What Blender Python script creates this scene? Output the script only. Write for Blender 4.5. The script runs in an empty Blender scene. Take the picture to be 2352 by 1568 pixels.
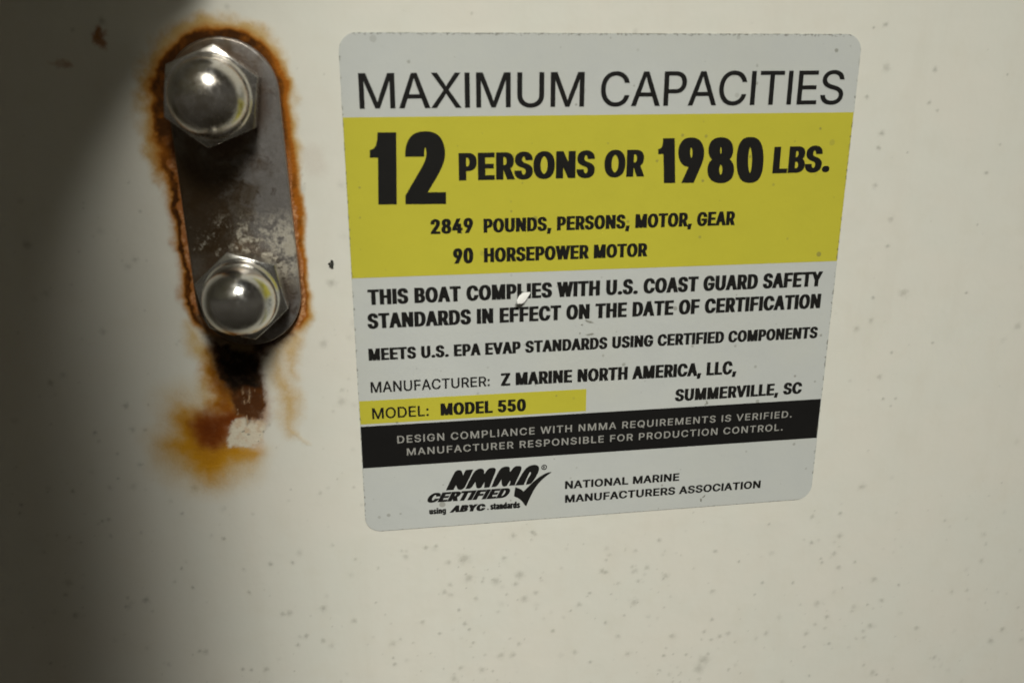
import bpy, bmesh, math, random
import numpy as np
from mathutils import Vector, Matrix
from mathutils.geometry import delaunay_2d_cdt

S = bpy.context.scene
C = S.collection
MM = 0.001
# "Panel frame" used below: x right, y up, z out of the panel, in millimetres,
# with (0,0,0) at the sticker's lower left corner.  World = (x, -z, y) / 1000.

# ------------------------------------------------------------------ camera
cam_d = bpy.data.cameras.new("camera")
cam = bpy.data.objects.new("camera", cam_d); C.objects.link(cam)
S.camera = cam
cam_d.sensor_width = 36.0
cam_d.lens = 31.245
cam_d.clip_start = 0.005
cam_d.clip_end = 20.0
Rcv = Matrix(((0.988724908, -0.000365166, 0.149742858),
              (-0.045928929, -0.952537217, 0.300937507),
              (0.142525753, -0.304421938, -0.941814044)))
P2W = Matrix(((1, 0, 0), (0, 0, -1), (0, 1, 0)))            # panel frame -> world
axes = Matrix((Rcv[0], -Rcv[1], -Rcv[2])).transposed()        # camera axes in the panel frame
cam.matrix_world = Matrix.Translation(P2W @ Vector((0.00560499, 0.0956149, 0.16965895))) @ (P2W @ axes).to_4x4()
cam_d.dof.use_dof = True
cam_d.dof.focus_distance = 0.196
cam_d.dof.aperture_fstop = 20.0

# ------------------------------------------------------------------ dim surroundings
W = bpy.data.worlds.new("World"); S.world = W
W.use_nodes = True
wn, wl = W.node_tree.nodes, W.node_tree.links
bg = wn["Background"]
tc = wn.new("ShaderNodeTexCoord")
sx = wn.new("ShaderNodeSeparateXYZ")
rmp = wn.new("ShaderNodeValToRGB")
wl.new(tc.outputs["Generated"], sx.inputs[0])
mr = wn.new("ShaderNodeMapRange")
mr.inputs["From Min"].default_value = -1; mr.inputs["From Max"].default_value = 1
wl.new(sx.outputs["Z"], mr.inputs["Value"]); wl.new(mr.outputs[0], rmp.inputs[0])
rmp.color_ramp.elements[0].color = (0.022, 0.019, 0.014, 1)
rmp.color_ramp.elements[1].color = (0.012, 0.012, 0.011, 1)
e = rmp.color_ramp.elements.new(0.5); e.color = (0.066, 0.060, 0.050, 1)
wl.new(rmp.outputs[0], bg.inputs["Color"])
bg.inputs["Strength"].default_value = 1.0

# ------------------------------------------------------------------ the one lamp, overhead
ld = bpy.data.lights.new("overhead_lamp", 'AREA')
ld.shape = 'ELLIPSE'; ld.size = 0.56; ld.size_y = 0.38
ld.energy = 0.78
ld.spread = math.radians(23)                                # a reflector lamp: brightest along its axis
ld.color = (1.0, 0.985, 0.925)
lamp = bpy.data.objects.new("overhead_lamp", ld); C.objects.link(lamp)
lamp.location = P2W @ Vector((0.10, 1.17, 1.04))
lamp.rotation_euler = (P2W @ Vector((0.004, 0.006, 0.0)) - lamp.location).to_track_quat('-Z', 'Y').to_euler()

S.view_settings.view_transform = 'Standard'
S.view_settings.look = 'None'
S.view_settings.exposure = 0.0
S.view_settings.gamma = 1.0
S.view_settings.use_curve_mapping = False
S.cycles.use_denoising = True
S.cycles.denoiser = 'OPENIMAGEDENOISE'
S.cycles.filter_width = 1.75
S.cycles.max_bounces = 8

GLYPHS = {
 'A': [943,[[32,0,396,1000,543,1000,910,0,777,0,543,656,456,940,482,940,384,622,167,0],[216,279,216,391,727,391,727,279]]],
 'B': [897,[[118,0,118,1000,474,1000,524,998,569,991,610,980,646,964,678,945,706,923,730,897,749,869,763,838,774,805,780,771,783,735,781,704,777,677,770,652,760,629,748,609,734,591,700,562,661,540,619,524,619,515,643,512,667,506,714,483,736,466,756,447,775,425,791,399,804,371,814,340,820,305,821,268,819,231,813,196,802,163,787,131,767,102,742,77,712,54,677,35,637,20,592,9,541,2,485,0],[245,112,481,112,535,115,581,123,619,137,648,157,670,180,686,207,696,236,699,268,697,293,692,317,684,340,673,361,659,381,642,399,623,415,601,429,576,440,520,452,488,454,245,454],[245,561,495,562,520,566,544,573,566,582,587,594,605,608,621,624,635,642,646,662,654,683,659,707,660,732,658,763,649,793,635,819,614,843,588,863,556,877,517,885,472,888,245,888]]],
 'C': [1003,[[526,-13,463,-10,403,2,347,22,295,49,248,83,205,125,168,172,137,227,112,287,94,352,83,423,79,499,83,576,94,647,112,713,137,773,168,827,205,875,248,916,295,951,347,978,403,998,463,1010,526,1013,563,1012,599,1008,635,1001,702,979,733,964,790,926,816,904,840,879,861,852,897,791,910,758,930,685,803,685,788,733,765,776,737,812,702,842,663,866,620,883,574,893,526,896,481,893,438,884,398,870,361,850,326,824,296,793,269,757,246,715,227,669,214,617,206,561,203,499,206,438,214,382,227,331,246,284,269,243,296,207,327,176,361,150,399,130,439,116,481,107,526,104,574,107,642,125,683,146,702,158,737,188,765,225,788,267,803,315,930,315,922,278,911,243,881,178,862,149,817,97,791,74,763,54,734,37,669,9,635,-1,600,-8,563,-12]]],
 'D': [987,[[430,0,189,0,189,112,422,112,481,115,534,124,582,138,625,159,663,185,695,216,723,252,745,293,762,339,775,389,782,443,785,502,782,560,775,614,762,663,745,709,723,749,696,785,665,816,628,842,587,862,541,876,490,885,434,888,183,888,183,1000,443,1000,513,996,579,985,638,966,693,940,742,907,785,868,821,821,852,769,876,710,894,646,904,577,907,502,904,427,893,357,876,292,852,233,821,180,783,134,739,94,689,60,633,34,571,15,504,4],[245,1000,245,0,118,0,118,1000]]],
 'E': [823,[[118,0,118,1000,732,1000,732,888,245,888,245,562,699,562,699,450,245,450,245,112,738,112,738,0]]],
 'F': [806,[[118,0,118,1000,726,1000,726,888,245,888,245,547,681,547,681,435,245,435,245,0]]],
 'G': [1023,[[528,-13,463,-10,403,2,346,22,294,49,246,84,204,125,167,173,136,227,111,287,93,353,83,423,79,499,83,576,93,647,111,713,136,773,167,827,203,875,245,916,293,951,344,978,400,998,458,1010,521,1013,560,1012,597,1008,634,1000,669,990,703,977,735,961,765,943,793,922,819,899,864,847,883,818,899,788,913,755,924,721,932,685,802,685,784,732,761,773,733,809,700,839,662,864,620,882,573,892,521,896,478,893,436,884,397,870,360,850,326,824,295,793,269,757,246,715,227,669,214,617,206,561,203,499,206,438,214,382,227,331,246,285,269,243,296,207,327,176,362,150,400,130,440,116,483,107,528,104,569,106,608,113,644,124,678,140,708,160,735,183,759,211,779,242,795,277,806,314,813,355,815,398,854,391,556,391,556,503,940,503,940,393,936,334,926,278,910,226,886,179,857,135,823,97,784,65,740,37,692,15,641,-1,586,-10]]],
 'H': [1016,[[118,0,118,1000,245,1000,245,568,771,568,771,1000,898,1000,898,0,771,0,771,456,245,456,245,0]]],
 'I': [345,[[109,0,109,1000,236,1000,236,0]]],
 'L': [772,[[118,0,118,1000,245,1000,245,112,710,112,710,0]]],
 'M': [1235,[[118,0,118,1000,298,1000,565,312,632,96,604,96,693,368,936,1000,1116,1000,1116,0,991,0,993,725,997,899,1008,899,896,572,672,0,562,0,277,732,220,899,234,899,240,572,240,0]]],
 'N': [1029,[[118,0,118,1000,268,1000,725,276,801,135,813,108,796,105,784,383,784,1000,911,1000,911,0,760,0,307,721,211,889,234,892,246,572,246,0]]],
 'O': [1048,[[525,-13,462,-10,403,2,348,22,296,49,248,83,206,125,169,172,137,227,112,287,94,352,83,423,79,499,83,576,94,647,112,713,137,773,169,827,206,875,248,916,296,951,348,978,403,998,462,1010,525,1013,587,1010,647,998,702,978,754,951,802,916,844,875,880,827,912,773,937,713,955,647,966,576,969,499,966,423,955,352,937,287,912,227,880,172,844,125,802,83,754,49,702,22,647,2,587,-10],[525,104,568,107,610,115,649,130,687,149,721,175,752,205,779,242,803,283,821,330,835,382,843,438,846,499,843,561,835,618,821,670,803,717,779,758,752,795,721,825,687,851,649,870,610,885,568,893,525,896,481,893,439,885,400,870,362,850,328,825,297,794,270,758,246,716,228,669,214,618,206,561,203,499,206,438,214,382,228,330,246,284,270,242,297,206,328,175,362,150,400,130,439,115,481,107]]],
 'P': [874,[[118,0,118,1000,462,1000,518,997,568,990,613,976,653,958,689,935,719,909,745,879,766,845,782,808,794,769,801,727,803,683,801,640,794,598,782,559,766,522,745,488,719,457,689,430,653,407,613,389,568,376,518,368,462,365,215,365,215,477,494,478,528,483,558,492,584,503,606,518,626,535,642,555,655,577,665,601,672,627,676,654,676,712,672,740,665,765,655,789,642,811,626,831,606,848,584,862,557,874,527,882,494,887,456,889,245,889,245,0]]],
 'Q': [1048,[[482,313,615,313,921,-94,788,-94],[525,-13,462,-10,403,2,348,22,296,49,248,83,206,125,169,172,137,227,112,287,94,352,83,423,79,499,83,576,94,647,112,713,137,773,169,827,206,875,248,916,296,951,348,978,403,998,462,1010,525,1013,587,1010,647,998,702,978,754,951,802,916,844,875,880,827,912,773,937,713,955,647,966,576,969,499,966,423,955,352,937,287,912,227,880,172,844,125,802,83,754,49,702,22,647,2,587,-10],[525,104,568,107,610,115,649,130,687,149,721,175,752,205,779,242,803,283,821,330,835,382,843,438,846,499,843,561,835,618,821,670,803,717,779,758,752,795,721,825,687,851,649,870,610,885,568,893,525,896,481,893,439,885,400,870,362,850,328,825,297,794,270,758,246,716,228,669,214,618,206,561,203,499,206,438,214,382,228,330,246,284,270,242,297,206,328,175,362,150,400,130,439,115,481,107]]],
 'R': [883,[[118,0,118,1000,464,1000,519,998,569,990,614,978,655,960,690,939,721,913,746,884,767,851,784,815,795,777,802,736,805,692,802,648,795,607,784,569,767,534,746,501,721,473,690,448,654,427,614,410,569,398,519,391,464,389,189,389,189,501,459,501,530,507,559,514,585,524,608,537,627,553,643,570,656,591,666,613,673,637,679,692,673,748,666,773,656,796,643,816,627,835,608,851,585,864,559,875,529,882,495,887,458,889,245,889,245,0],[694,0,452,450,595,450,841,0]]],
 'S': [878,[[440,-17,387,-15,338,-9,293,3,251,18,213,38,179,61,150,88,126,118,105,152,90,188,80,227,75,268,205,268,209,241,217,216,228,193,243,172,260,155,280,139,302,126,327,115,381,101,440,97,473,98,504,102,534,109,562,118,588,131,610,145,630,162,648,181,661,201,671,224,677,248,679,274,678,297,673,317,653,352,622,379,582,402,534,421,361,470,303,489,251,512,207,538,169,568,140,603,119,641,106,684,102,732,105,773,113,811,127,847,147,880,172,910,201,936,234,959,270,979,311,994,353,1005,399,1011,446,1013,495,1011,540,1005,582,994,621,978,657,959,689,936,717,911,741,882,761,850,775,817,784,781,788,743,663,743,656,778,642,810,621,837,594,860,562,878,526,891,486,899,442,901,411,900,382,896,354,889,329,880,306,869,285,855,268,840,253,822,241,803,233,783,228,761,226,738,228,714,234,692,244,673,257,656,292,627,333,606,397,582,565,536,637,508,683,482,726,450,744,432,761,411,776,388,787,363,796,336,801,305,803,272,800,233,792,195,779,159,760,125,736,94,707,66,674,42,636,21,593,4,546,-8,495,-15]]],
 'T': [882,[[62,888,62,1000,819,1000,819,888,505,888,505,0,379,0,379,888]]],
 'U': [1017,[[509,-16,452,-13,398,-5,349,10,303,30,261,55,225,85,193,119,166,157,145,199,130,243,121,290,118,340,118,1000,244,1000,244,350,246,315,252,282,262,251,277,222,294,195,315,172,340,151,368,134,399,119,433,109,469,103,509,101,549,103,585,109,619,119,650,134,678,151,702,172,723,195,740,222,754,251,764,282,770,315,772,350,772,1000,899,1000,899,340,896,290,887,243,871,199,850,157,824,119,792,85,756,55,714,30,669,10,619,-5,566,-13]]],
 'V': [943,[[401,0,32,1000,166,1000,423,270,487,60,461,60,549,347,776,1000,910,1000,546,0]]],
 'W': [1349,[[305,0,32,1000,162,1000,351,261,378,132,387,78,372,78,415,286,602,1000,746,1000,933,286,977,78,960,78,1021,361,1186,1000,1316,1000,1042,0,895,0,698,734,660,934,687,934,643,705,453,0]]],
 'X': [932,[[36,0,427,559,427,464,58,1000,205,1000,421,678,479,574,456,574,534,710,734,1000,877,1000,509,470,509,564,896,0,750,0,491,384,453,454,481,454,395,310,180,0]]],
 'Y': [928,[[400,0,400,409,32,1000,179,1000,409,625,450,548,491,453,440,453,480,550,551,677,749,1000,895,1000,527,409,527,0]]],
 'Z': [862,[[82,0,82,91,585,824,670,935,684,893,438,888,79,888,79,1000,780,1000,780,907,263,158,191,65,177,107,421,112,785,112,785,0]]],
 '0': [891,[[446,-13,392,-10,342,2,297,21,255,47,218,81,186,122,158,169,135,223,117,283,104,349,97,421,94,499,97,577,104,649,118,716,136,776,159,830,187,878,219,918,256,952,298,979,343,998,392,1010,446,1013,499,1010,548,998,594,979,635,952,672,918,704,878,732,830,755,776,773,716,786,649,794,577,797,499,794,421,786,349,773,283,755,223,732,169,705,122,673,81,636,47,594,21,549,2,499,-10],[446,97,481,100,513,109,543,124,570,145,595,171,616,203,634,240,649,283,661,330,669,382,674,438,676,499,674,561,669,618,661,670,649,717,634,760,616,797,595,829,570,855,543,876,513,891,481,900,446,903,410,900,377,891,348,876,320,855,296,829,275,797,257,760,242,717,230,670,222,618,216,561,216,438,222,382,230,330,242,283,257,240,275,203,296,171,320,145,348,124,377,109,410,100]]],
 '1': [440,[[225,0,225,700,35,700,35,765,110,782,175,835,208,920,216,1000,330,1000,330,0]]],
 '2': [891,[[126,0,126,93,535,531,572,578,600,621,611,642,625,685,630,730,628,756,623,780,616,802,605,823,591,841,575,857,557,871,537,883,515,892,466,902,411,902,385,897,361,890,339,880,318,866,301,851,286,833,273,813,255,766,251,740,250,711,129,711,131,755,139,796,152,834,169,869,192,902,218,930,248,955,281,976,318,992,357,1004,398,1011,442,1013,486,1011,527,1004,565,992,601,976,634,956,663,932,688,905,710,875,727,842,739,808,747,771,749,732,748,705,738,651,729,624,702,569,660,508,602,437,525,353,300,119,300,111,765,111,765,0]]],
 '3': [891,[[428,-13,383,-11,341,-5,300,5,261,19,224,37,192,59,163,84,138,113,117,145,102,180,91,218,86,259,215,259,219,234,226,211,236,190,249,171,264,154,282,139,325,116,349,108,401,99,460,99,488,103,541,119,564,131,585,146,603,163,618,183,631,205,640,229,645,256,647,285,641,337,621,386,606,407,588,427,566,444,540,459,510,471,476,480,438,485,395,487,308,487,308,588,566,881,566,889,137,889,137,1000,732,1000,732,905,415,547,415,568,469,570,518,567,564,558,606,542,644,522,677,498,705,469,729,437,748,402,762,365,770,326,772,285,770,242,761,202,748,165,728,130,704,98,676,70,643,45,607,24,567,8,523,-4,477,-11]]],
 '4': [891,[[78,207,78,311,485,1000,611,1000,213,326,213,319,812,319,812,207],[554,0,554,624,674,624,674,0]]],
 '5': [891,[[435,-13,391,-11,350,-5,312,6,275,22,242,41,212,64,186,89,163,118,144,150,130,183,122,219,117,256,240,256,250,213,259,193,271,175,302,143,320,130,341,118,385,103,410,99,435,98,464,100,492,105,518,114,543,127,565,142,585,160,603,181,617,205,629,231,638,258,643,288,643,350,637,380,629,408,616,435,601,459,583,480,563,499,540,515,515,528,488,537,459,542,428,544,378,540,329,528,285,508,267,496,252,483,132,497,189,1000,720,1000,720,889,296,889,263,593,268,593,305,619,349,639,373,646,424,655,451,656,485,654,548,642,578,631,606,617,632,601,656,582,678,561,698,537,732,484,745,454,755,423,763,390,767,356,768,321,766,274,758,229,744,188,725,149,702,113,674,81,642,54,607,30,568,11,526,-3,482,-11]]],
 '6': [891,[[445,-13,400,-11,357,-3,317,10,280,29,245,52,215,79,189,111,166,146,148,185,135,227,127,271,125,318,127,355,133,392,143,430,157,470,176,512,201,560,232,612,496,1000,633,1000,297,513,286,513,302,541,324,565,352,587,402,610,441,617,506,615,547,608,585,596,621,579,653,558,681,533,706,504,727,471,743,435,755,396,762,354,764,309,762,263,754,221,741,180,723,143,700,108,674,78,643,51,609,28,572,10,532,-3,490,-11],[445,95,473,97,500,102,525,111,548,123,569,138,604,176,618,199,629,224,637,251,642,279,644,309,642,339,637,368,629,395,618,419,604,442,587,462,569,479,548,494,525,506,500,515,473,520,417,520,390,515,365,506,342,495,320,480,302,463,285,443,271,420,260,396,252,370,247,341,247,281,252,252,260,225,271,200,285,177,302,156,320,138,342,123,365,111,390,102,417,97]]],
 '7': [891,[[191,0,636,881,636,889,122,889,122,1000,768,1000,768,882,324,0]]],
 '8': [891,[[445,-13,396,-11,350,-4,307,7,266,22,230,42,198,65,170,92,146,121,127,154,113,189,105,226,102,266,108,327,128,384,158,433,177,455,199,474,246,504,300,520,300,525,265,537,234,554,206,577,182,605,163,637,149,672,141,709,138,748,141,785,148,820,161,853,178,884,199,913,225,938,254,960,287,979,322,994,361,1005,402,1011,445,1013,488,1011,528,1005,566,994,602,979,634,960,663,938,689,913,710,884,728,853,740,820,748,785,750,748,748,709,739,672,726,638,706,605,683,577,655,554,625,537,591,525,591,520,643,504,690,474,711,455,730,433,747,409,761,384,773,356,781,327,786,297,788,266,785,226,777,189,763,154,744,121,720,92,692,65,659,42,623,22,583,7,540,-4,494,-11],[477,98,507,102,560,118,583,130,603,145,620,161,635,180,647,201,655,223,660,247,662,272,660,300,655,325,646,349,634,371,618,391,600,409,579,425,556,438,531,449,475,461,414,461,358,449,309,425,270,391,255,371,243,349,234,325,229,300,227,272,233,223,253,180,268,161,285,145,306,130,329,118,354,109,382,102,413,98],[471,570,495,574,518,581,539,590,576,616,591,632,604,650,622,691,628,738,622,785,615,806,605,826,577,859,541,884,519,893,471,903,418,903,370,893,349,884,329,872,312,859,284,826,274,806,267,785,261,738,267,691,274,670,284,650,297,632,312,616,349,590,394,574,419,570]]],
 '9': [891,[[444,1013,490,1011,532,1003,572,990,610,971,644,948,674,921,701,889,723,854,741,815,754,773,762,729,764,682,762,645,756,608,733,530,714,488,657,388,394,0,256,0,593,487,604,487,588,459,552,423,522,404,487,390,449,383,384,385,343,392,305,404,269,421,237,442,209,467,184,496,163,529,146,565,134,604,127,646,125,691,127,737,135,780,148,820,166,858,189,892,216,922,246,949,280,972,318,990,357,1003,400,1011],[444,905,417,903,390,898,366,889,342,877,321,862,302,844,286,824,272,801,261,776,253,749,248,721,246,691,248,661,253,632,261,606,272,581,286,558,302,538,321,521,342,506,366,494,390,485,417,480,473,480,499,485,548,505,569,520,588,537,604,557,618,580,629,605,637,631,642,659,644,689,642,719,637,748,629,775,618,800,604,823,588,844,569,862,548,877,525,889,500,898,473,903]]],
 '.': [369,[[187,-9,169,-7,153,-2,138,6,124,17,112,31,104,46,99,63,97,81,99,99,104,115,112,130,124,144,138,156,153,164,169,169,205,169,222,164,237,156,251,144,271,115,276,99,276,63,271,46,251,17,237,6,222,-2,205,-7]]],
 ',': [369,[[74,-235,133,140,269,140,166,-235]]],
 ':': [369,[[187,-9,169,-7,153,-2,138,6,124,17,112,31,104,46,99,63,97,81,99,99,104,115,112,130,124,144,138,156,153,164,169,169,205,169,222,164,237,156,251,144,271,115,276,99,276,63,271,46,251,17,237,6,222,-2,205,-7],[187,532,169,534,153,539,138,547,124,558,112,572,104,587,99,604,97,621,99,640,104,656,112,671,124,685,138,697,153,705,169,710,205,710,222,705,237,697,251,685,271,656,276,640,276,604,271,587,251,558,237,547,222,539,205,534]]],
 'u': [806,[[358,-10,322,-8,288,-2,256,7,226,21,199,39,175,60,154,86,136,115,122,149,111,186,105,228,103,273,103,746,223,746,223,283,226,242,235,206,249,174,269,147,294,126,323,111,356,102,393,99,419,100,444,104,468,112,490,122,510,135,528,151,544,169,557,190,568,214,576,240,582,300,582,746,702,746,702,0,586,0,586,181,604,181,585,132,562,92,535,59,505,33,472,14,437,1,399,-7]]],
 's': [717,[[358,-16,320,-15,252,-3,220,7,192,20,166,35,142,53,121,74,104,98,89,125,78,154,70,185,185,209,194,181,207,156,224,135,244,118,268,106,294,97,324,91,356,89,393,91,426,98,455,108,481,122,501,140,515,159,524,180,527,202,525,221,520,238,511,253,499,267,484,279,443,298,293,334,246,348,205,365,170,385,142,409,120,436,104,467,95,501,92,538,94,570,101,599,112,626,128,652,147,675,170,695,197,713,226,728,258,740,293,749,329,754,368,756,439,750,470,742,499,732,525,719,548,704,569,687,588,667,617,622,637,570,527,545,519,566,508,585,494,603,477,620,456,635,431,645,402,652,368,654,336,652,307,646,281,636,257,623,238,606,224,588,216,567,213,545,215,525,221,507,230,492,244,478,261,466,308,446,499,398,540,381,574,360,602,337,623,310,639,280,648,246,651,209,649,177,642,147,630,119,614,93,594,68,570,47,542,29,511,13,476,0,439,-9,400,-14]]],
 'i': [328,[[103,0,103,746,223,746,223,0],[164,870,133,876,119,883,95,906,87,919,81,950,87,981,95,994,119,1017,133,1024,164,1030,197,1024,211,1017,235,994,242,981,247,966,247,934,242,919,235,906,211,883,197,876]]],
 'n': [805,[[223,446,223,0,103,0,103,746,219,746,220,565,201,565,220,613,243,653,269,686,299,712,332,731,368,745,406,753,447,756,484,754,518,748,550,738,580,724,607,707,631,685,652,660,669,631,684,597,694,560,700,518,702,472,702,0,582,0,582,462,579,504,571,540,556,572,537,598,512,620,483,635,450,644,413,647,387,646,338,634,316,624,296,611,278,595,262,577,248,556,237,532,230,506,225,477]]],
 'g': [836,[[407,-296,367,-295,330,-291,295,-284,234,-263,183,-234,143,-198,112,-158,99,-136,199,-80,227,-117,252,-142,267,-154,303,-173,325,-181,349,-187,407,-191,450,-189,489,-180,524,-167,555,-148,580,-123,598,-92,608,-55,612,-11,612,134,602,134,575,96,550,67,516,42,473,21,446,15,383,9,339,12,298,20,259,34,221,52,187,76,157,105,131,139,108,177,90,220,77,268,70,320,67,376,70,432,77,484,90,532,108,577,130,617,157,652,187,683,221,709,258,729,298,744,340,753,385,756,448,750,475,743,498,733,519,721,553,695,605,627,615,627,615,746,732,746,732,-17,729,-64,721,-106,708,-143,689,-177,665,-205,637,-230,606,-251,571,-267,533,-280,493,-289,451,-294],[403,116,436,118,466,124,493,134,518,148,540,165,559,186,576,210,590,238,600,269,608,302,613,339,613,417,608,454,601,487,590,519,576,547,560,573,541,595,519,614,494,629,466,640,436,646,403,648,369,646,338,639,310,628,285,612,263,593,243,570,227,545,213,516,195,451,189,379,195,305,203,272,214,241,227,213,244,188,264,167,286,149,311,135,339,124,369,118]]],
 't': [447,[[401,746,401,643,13,643,13,746],[128,926,248,926,249,169,253,150,259,133,267,120,279,111,294,104,313,99,364,100,397,105,419,3,389,-4,331,-8,285,-5,245,4,210,20,181,42,158,69,141,102,131,140,128,183]]],
 'a': [765,[[314,-17,280,-15,247,-10,215,-2,186,10,158,25,134,42,112,63,94,88,79,115,68,144,62,177,60,212,61,243,66,270,74,295,85,316,114,352,132,367,152,380,197,400,246,414,324,429,479,448,510,456,530,468,537,477,542,505,541,527,532,566,524,583,502,612,488,623,453,641,409,649,359,649,313,641,293,634,259,615,231,591,203,552,197,538,81,572,95,605,112,633,132,658,154,680,179,699,205,715,232,728,291,746,351,755,402,755,470,746,494,740,540,721,583,693,602,675,634,630,646,602,655,570,660,534,662,494,662,0,544,0,544,102,536,102,508,62,480,35,464,23,423,2,400,-6,374,-12,345,-16],[335,89,367,91,397,96,424,104,448,115,470,129,488,145,504,163,518,183,536,226,542,271,542,373,521,361,470,348,303,323,264,312,230,296,203,274,193,260,186,244,182,226,182,188,185,171,200,142,224,119,255,103,292,93]]],
 'd': [834,[[384,-16,339,-13,296,-4,256,11,219,32,185,58,155,89,129,125,107,166,90,212,77,261,70,314,67,371,70,428,77,481,90,530,108,575,130,616,156,652,186,683,220,709,257,729,297,744,339,753,385,756,448,750,474,743,497,733,518,721,536,708,565,680,602,628,611,628,611,1000,731,1000,731,0,615,0,615,115,603,115,564,61,534,33,496,7,473,-3,417,-15],[402,92,435,94,465,101,492,112,517,128,539,147,559,170,575,196,589,226,599,259,607,294,613,372,607,450,599,485,589,517,576,546,559,572,540,594,518,613,493,629,465,640,435,646,402,648,368,646,337,639,309,628,284,612,262,592,243,569,226,543,213,513,203,481,195,447,189,372,195,297,203,262,213,229,227,199,243,172,263,149,285,129,310,113,338,101,369,94]]],
 'r': [509,[[103,0,103,746,219,746,219,631,227,631,239,658,255,682,276,703,300,722,327,737,355,748,386,754,451,756,479,754,479,634,407,640,381,639,357,635,334,628,293,606,260,576,247,557,237,537,229,515,223,466,223,0]]],
 ' ': [369,[]],
}
LINES = [
    ('MAXIMUM CAPACITIES', 'L', [[3.19, 92.87], [96.98, 93.13], [97.53, 86.76], [3.21, 86.66]]),
    ('12', 'D', [[4.77, 82.43], [18.77, 82.34], [18.56, 68.94], [4.23, 69.16]]),
    ('PERSONS OR', 'H', [[21.08, 78.44], [57.31, 78.56], [57.71, 73.38], [21.09, 73.31]]),
    ('1980', 'N', [[59.83, 80.66], [81.49, 80.55], [82.06, 71.75], [60.43, 72.03]]),
    ('LBS.', 'H', [[83.78, 78.69], [95.82, 78.78], [96.19, 73.57], [83.88, 73.46]]),
    ('2849', 'H', [[15.43, 66.06], [23.64, 66.15], [23.7, 63.24], [15.5, 63.22]]),
    ('POUNDS, PERSONS, MOTOR, GEAR', 'H', [[25.65, 65.92], [76.77, 66.13], [76.91, 63.3], [25.73, 63.2]]),
    ('90', 'H', [[19.65, 60.25], [23.61, 60.36], [23.67, 57.28], [19.7, 57.26]]),
    ('HORSEPOWER MOTOR', 'H', [[25.67, 60.19], [58.77, 60.18], [58.85, 57.45], [25.75, 57.32]]),
    ('THIS BOAT COMPLIES WITH U.S. COAST GUARD SAFETY', 'H', [[2.84, 52.71], [97.12, 53.03], [96.91, 49.84], [2.92, 49.63]]),
    ('STANDARDS IN EFFECT ON THE DATE OF CERTIFICATION', 'H', [[2.58, 47.88], [97.15, 48.21], [97.24, 45.06], [2.58, 44.81]]),
    ('MEETS U.S. EPA EVAP STANDARDS USING CERTIFIED COMPONENTS', 'H', [[2.48, 40.7], [97.24, 40.97], [97.34, 38.43], [2.46, 38.19]]),
    ('MANUFACTURER:', 'R', [[2.54, 33.69], [26.63, 33.6], [26.73, 31.47], [2.55, 31.35]]),
    ('Z MARINE NORTH AMERICA, LLC,', 'H', [[29.0, 34.1], [79.66, 34.19], [79.77, 31.23], [28.93, 31.36]]),
    ('SUMMERVILLE, SC', 'H', [[66.32, 28.47], [94.99, 28.56], [95.09, 25.87], [66.42, 25.73]]),
    ('MODEL:', 'R', [[2.55, 28.03], [14.02, 28.01], [14.06, 25.68], [2.6, 25.64]]),
    ('MODEL 550', 'H', [[16.42, 28.24], [34.14, 28.25], [34.24, 25.5], [16.47, 25.59]]),
    ('DESIGN COMPLIANCE WITH NMMA REQUIREMENTS IS VERIFIED.', 'M', [[7.37, 21.64], [93.24, 21.94], [93.36, 20.39], [7.41, 20.0]]),
    ('MANUFACTURER RESPONSIBLE FOR PRODUCTION CONTROL.', 'M', [[9.25, 18.71], [91.46, 18.99], [91.55, 17.4], [9.27, 17.14]]),
    ('NATIONAL MARINE', 'B', [[42.76, 8.72], [68.4, 8.75], [68.51, 6.93], [42.85, 6.86]]),
    ('MANUFACTURERS ASSOCIATION', 'B', [[42.82, 5.39], [87.5, 5.54], [87.64, 3.68], [42.94, 3.55]]),
]
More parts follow.
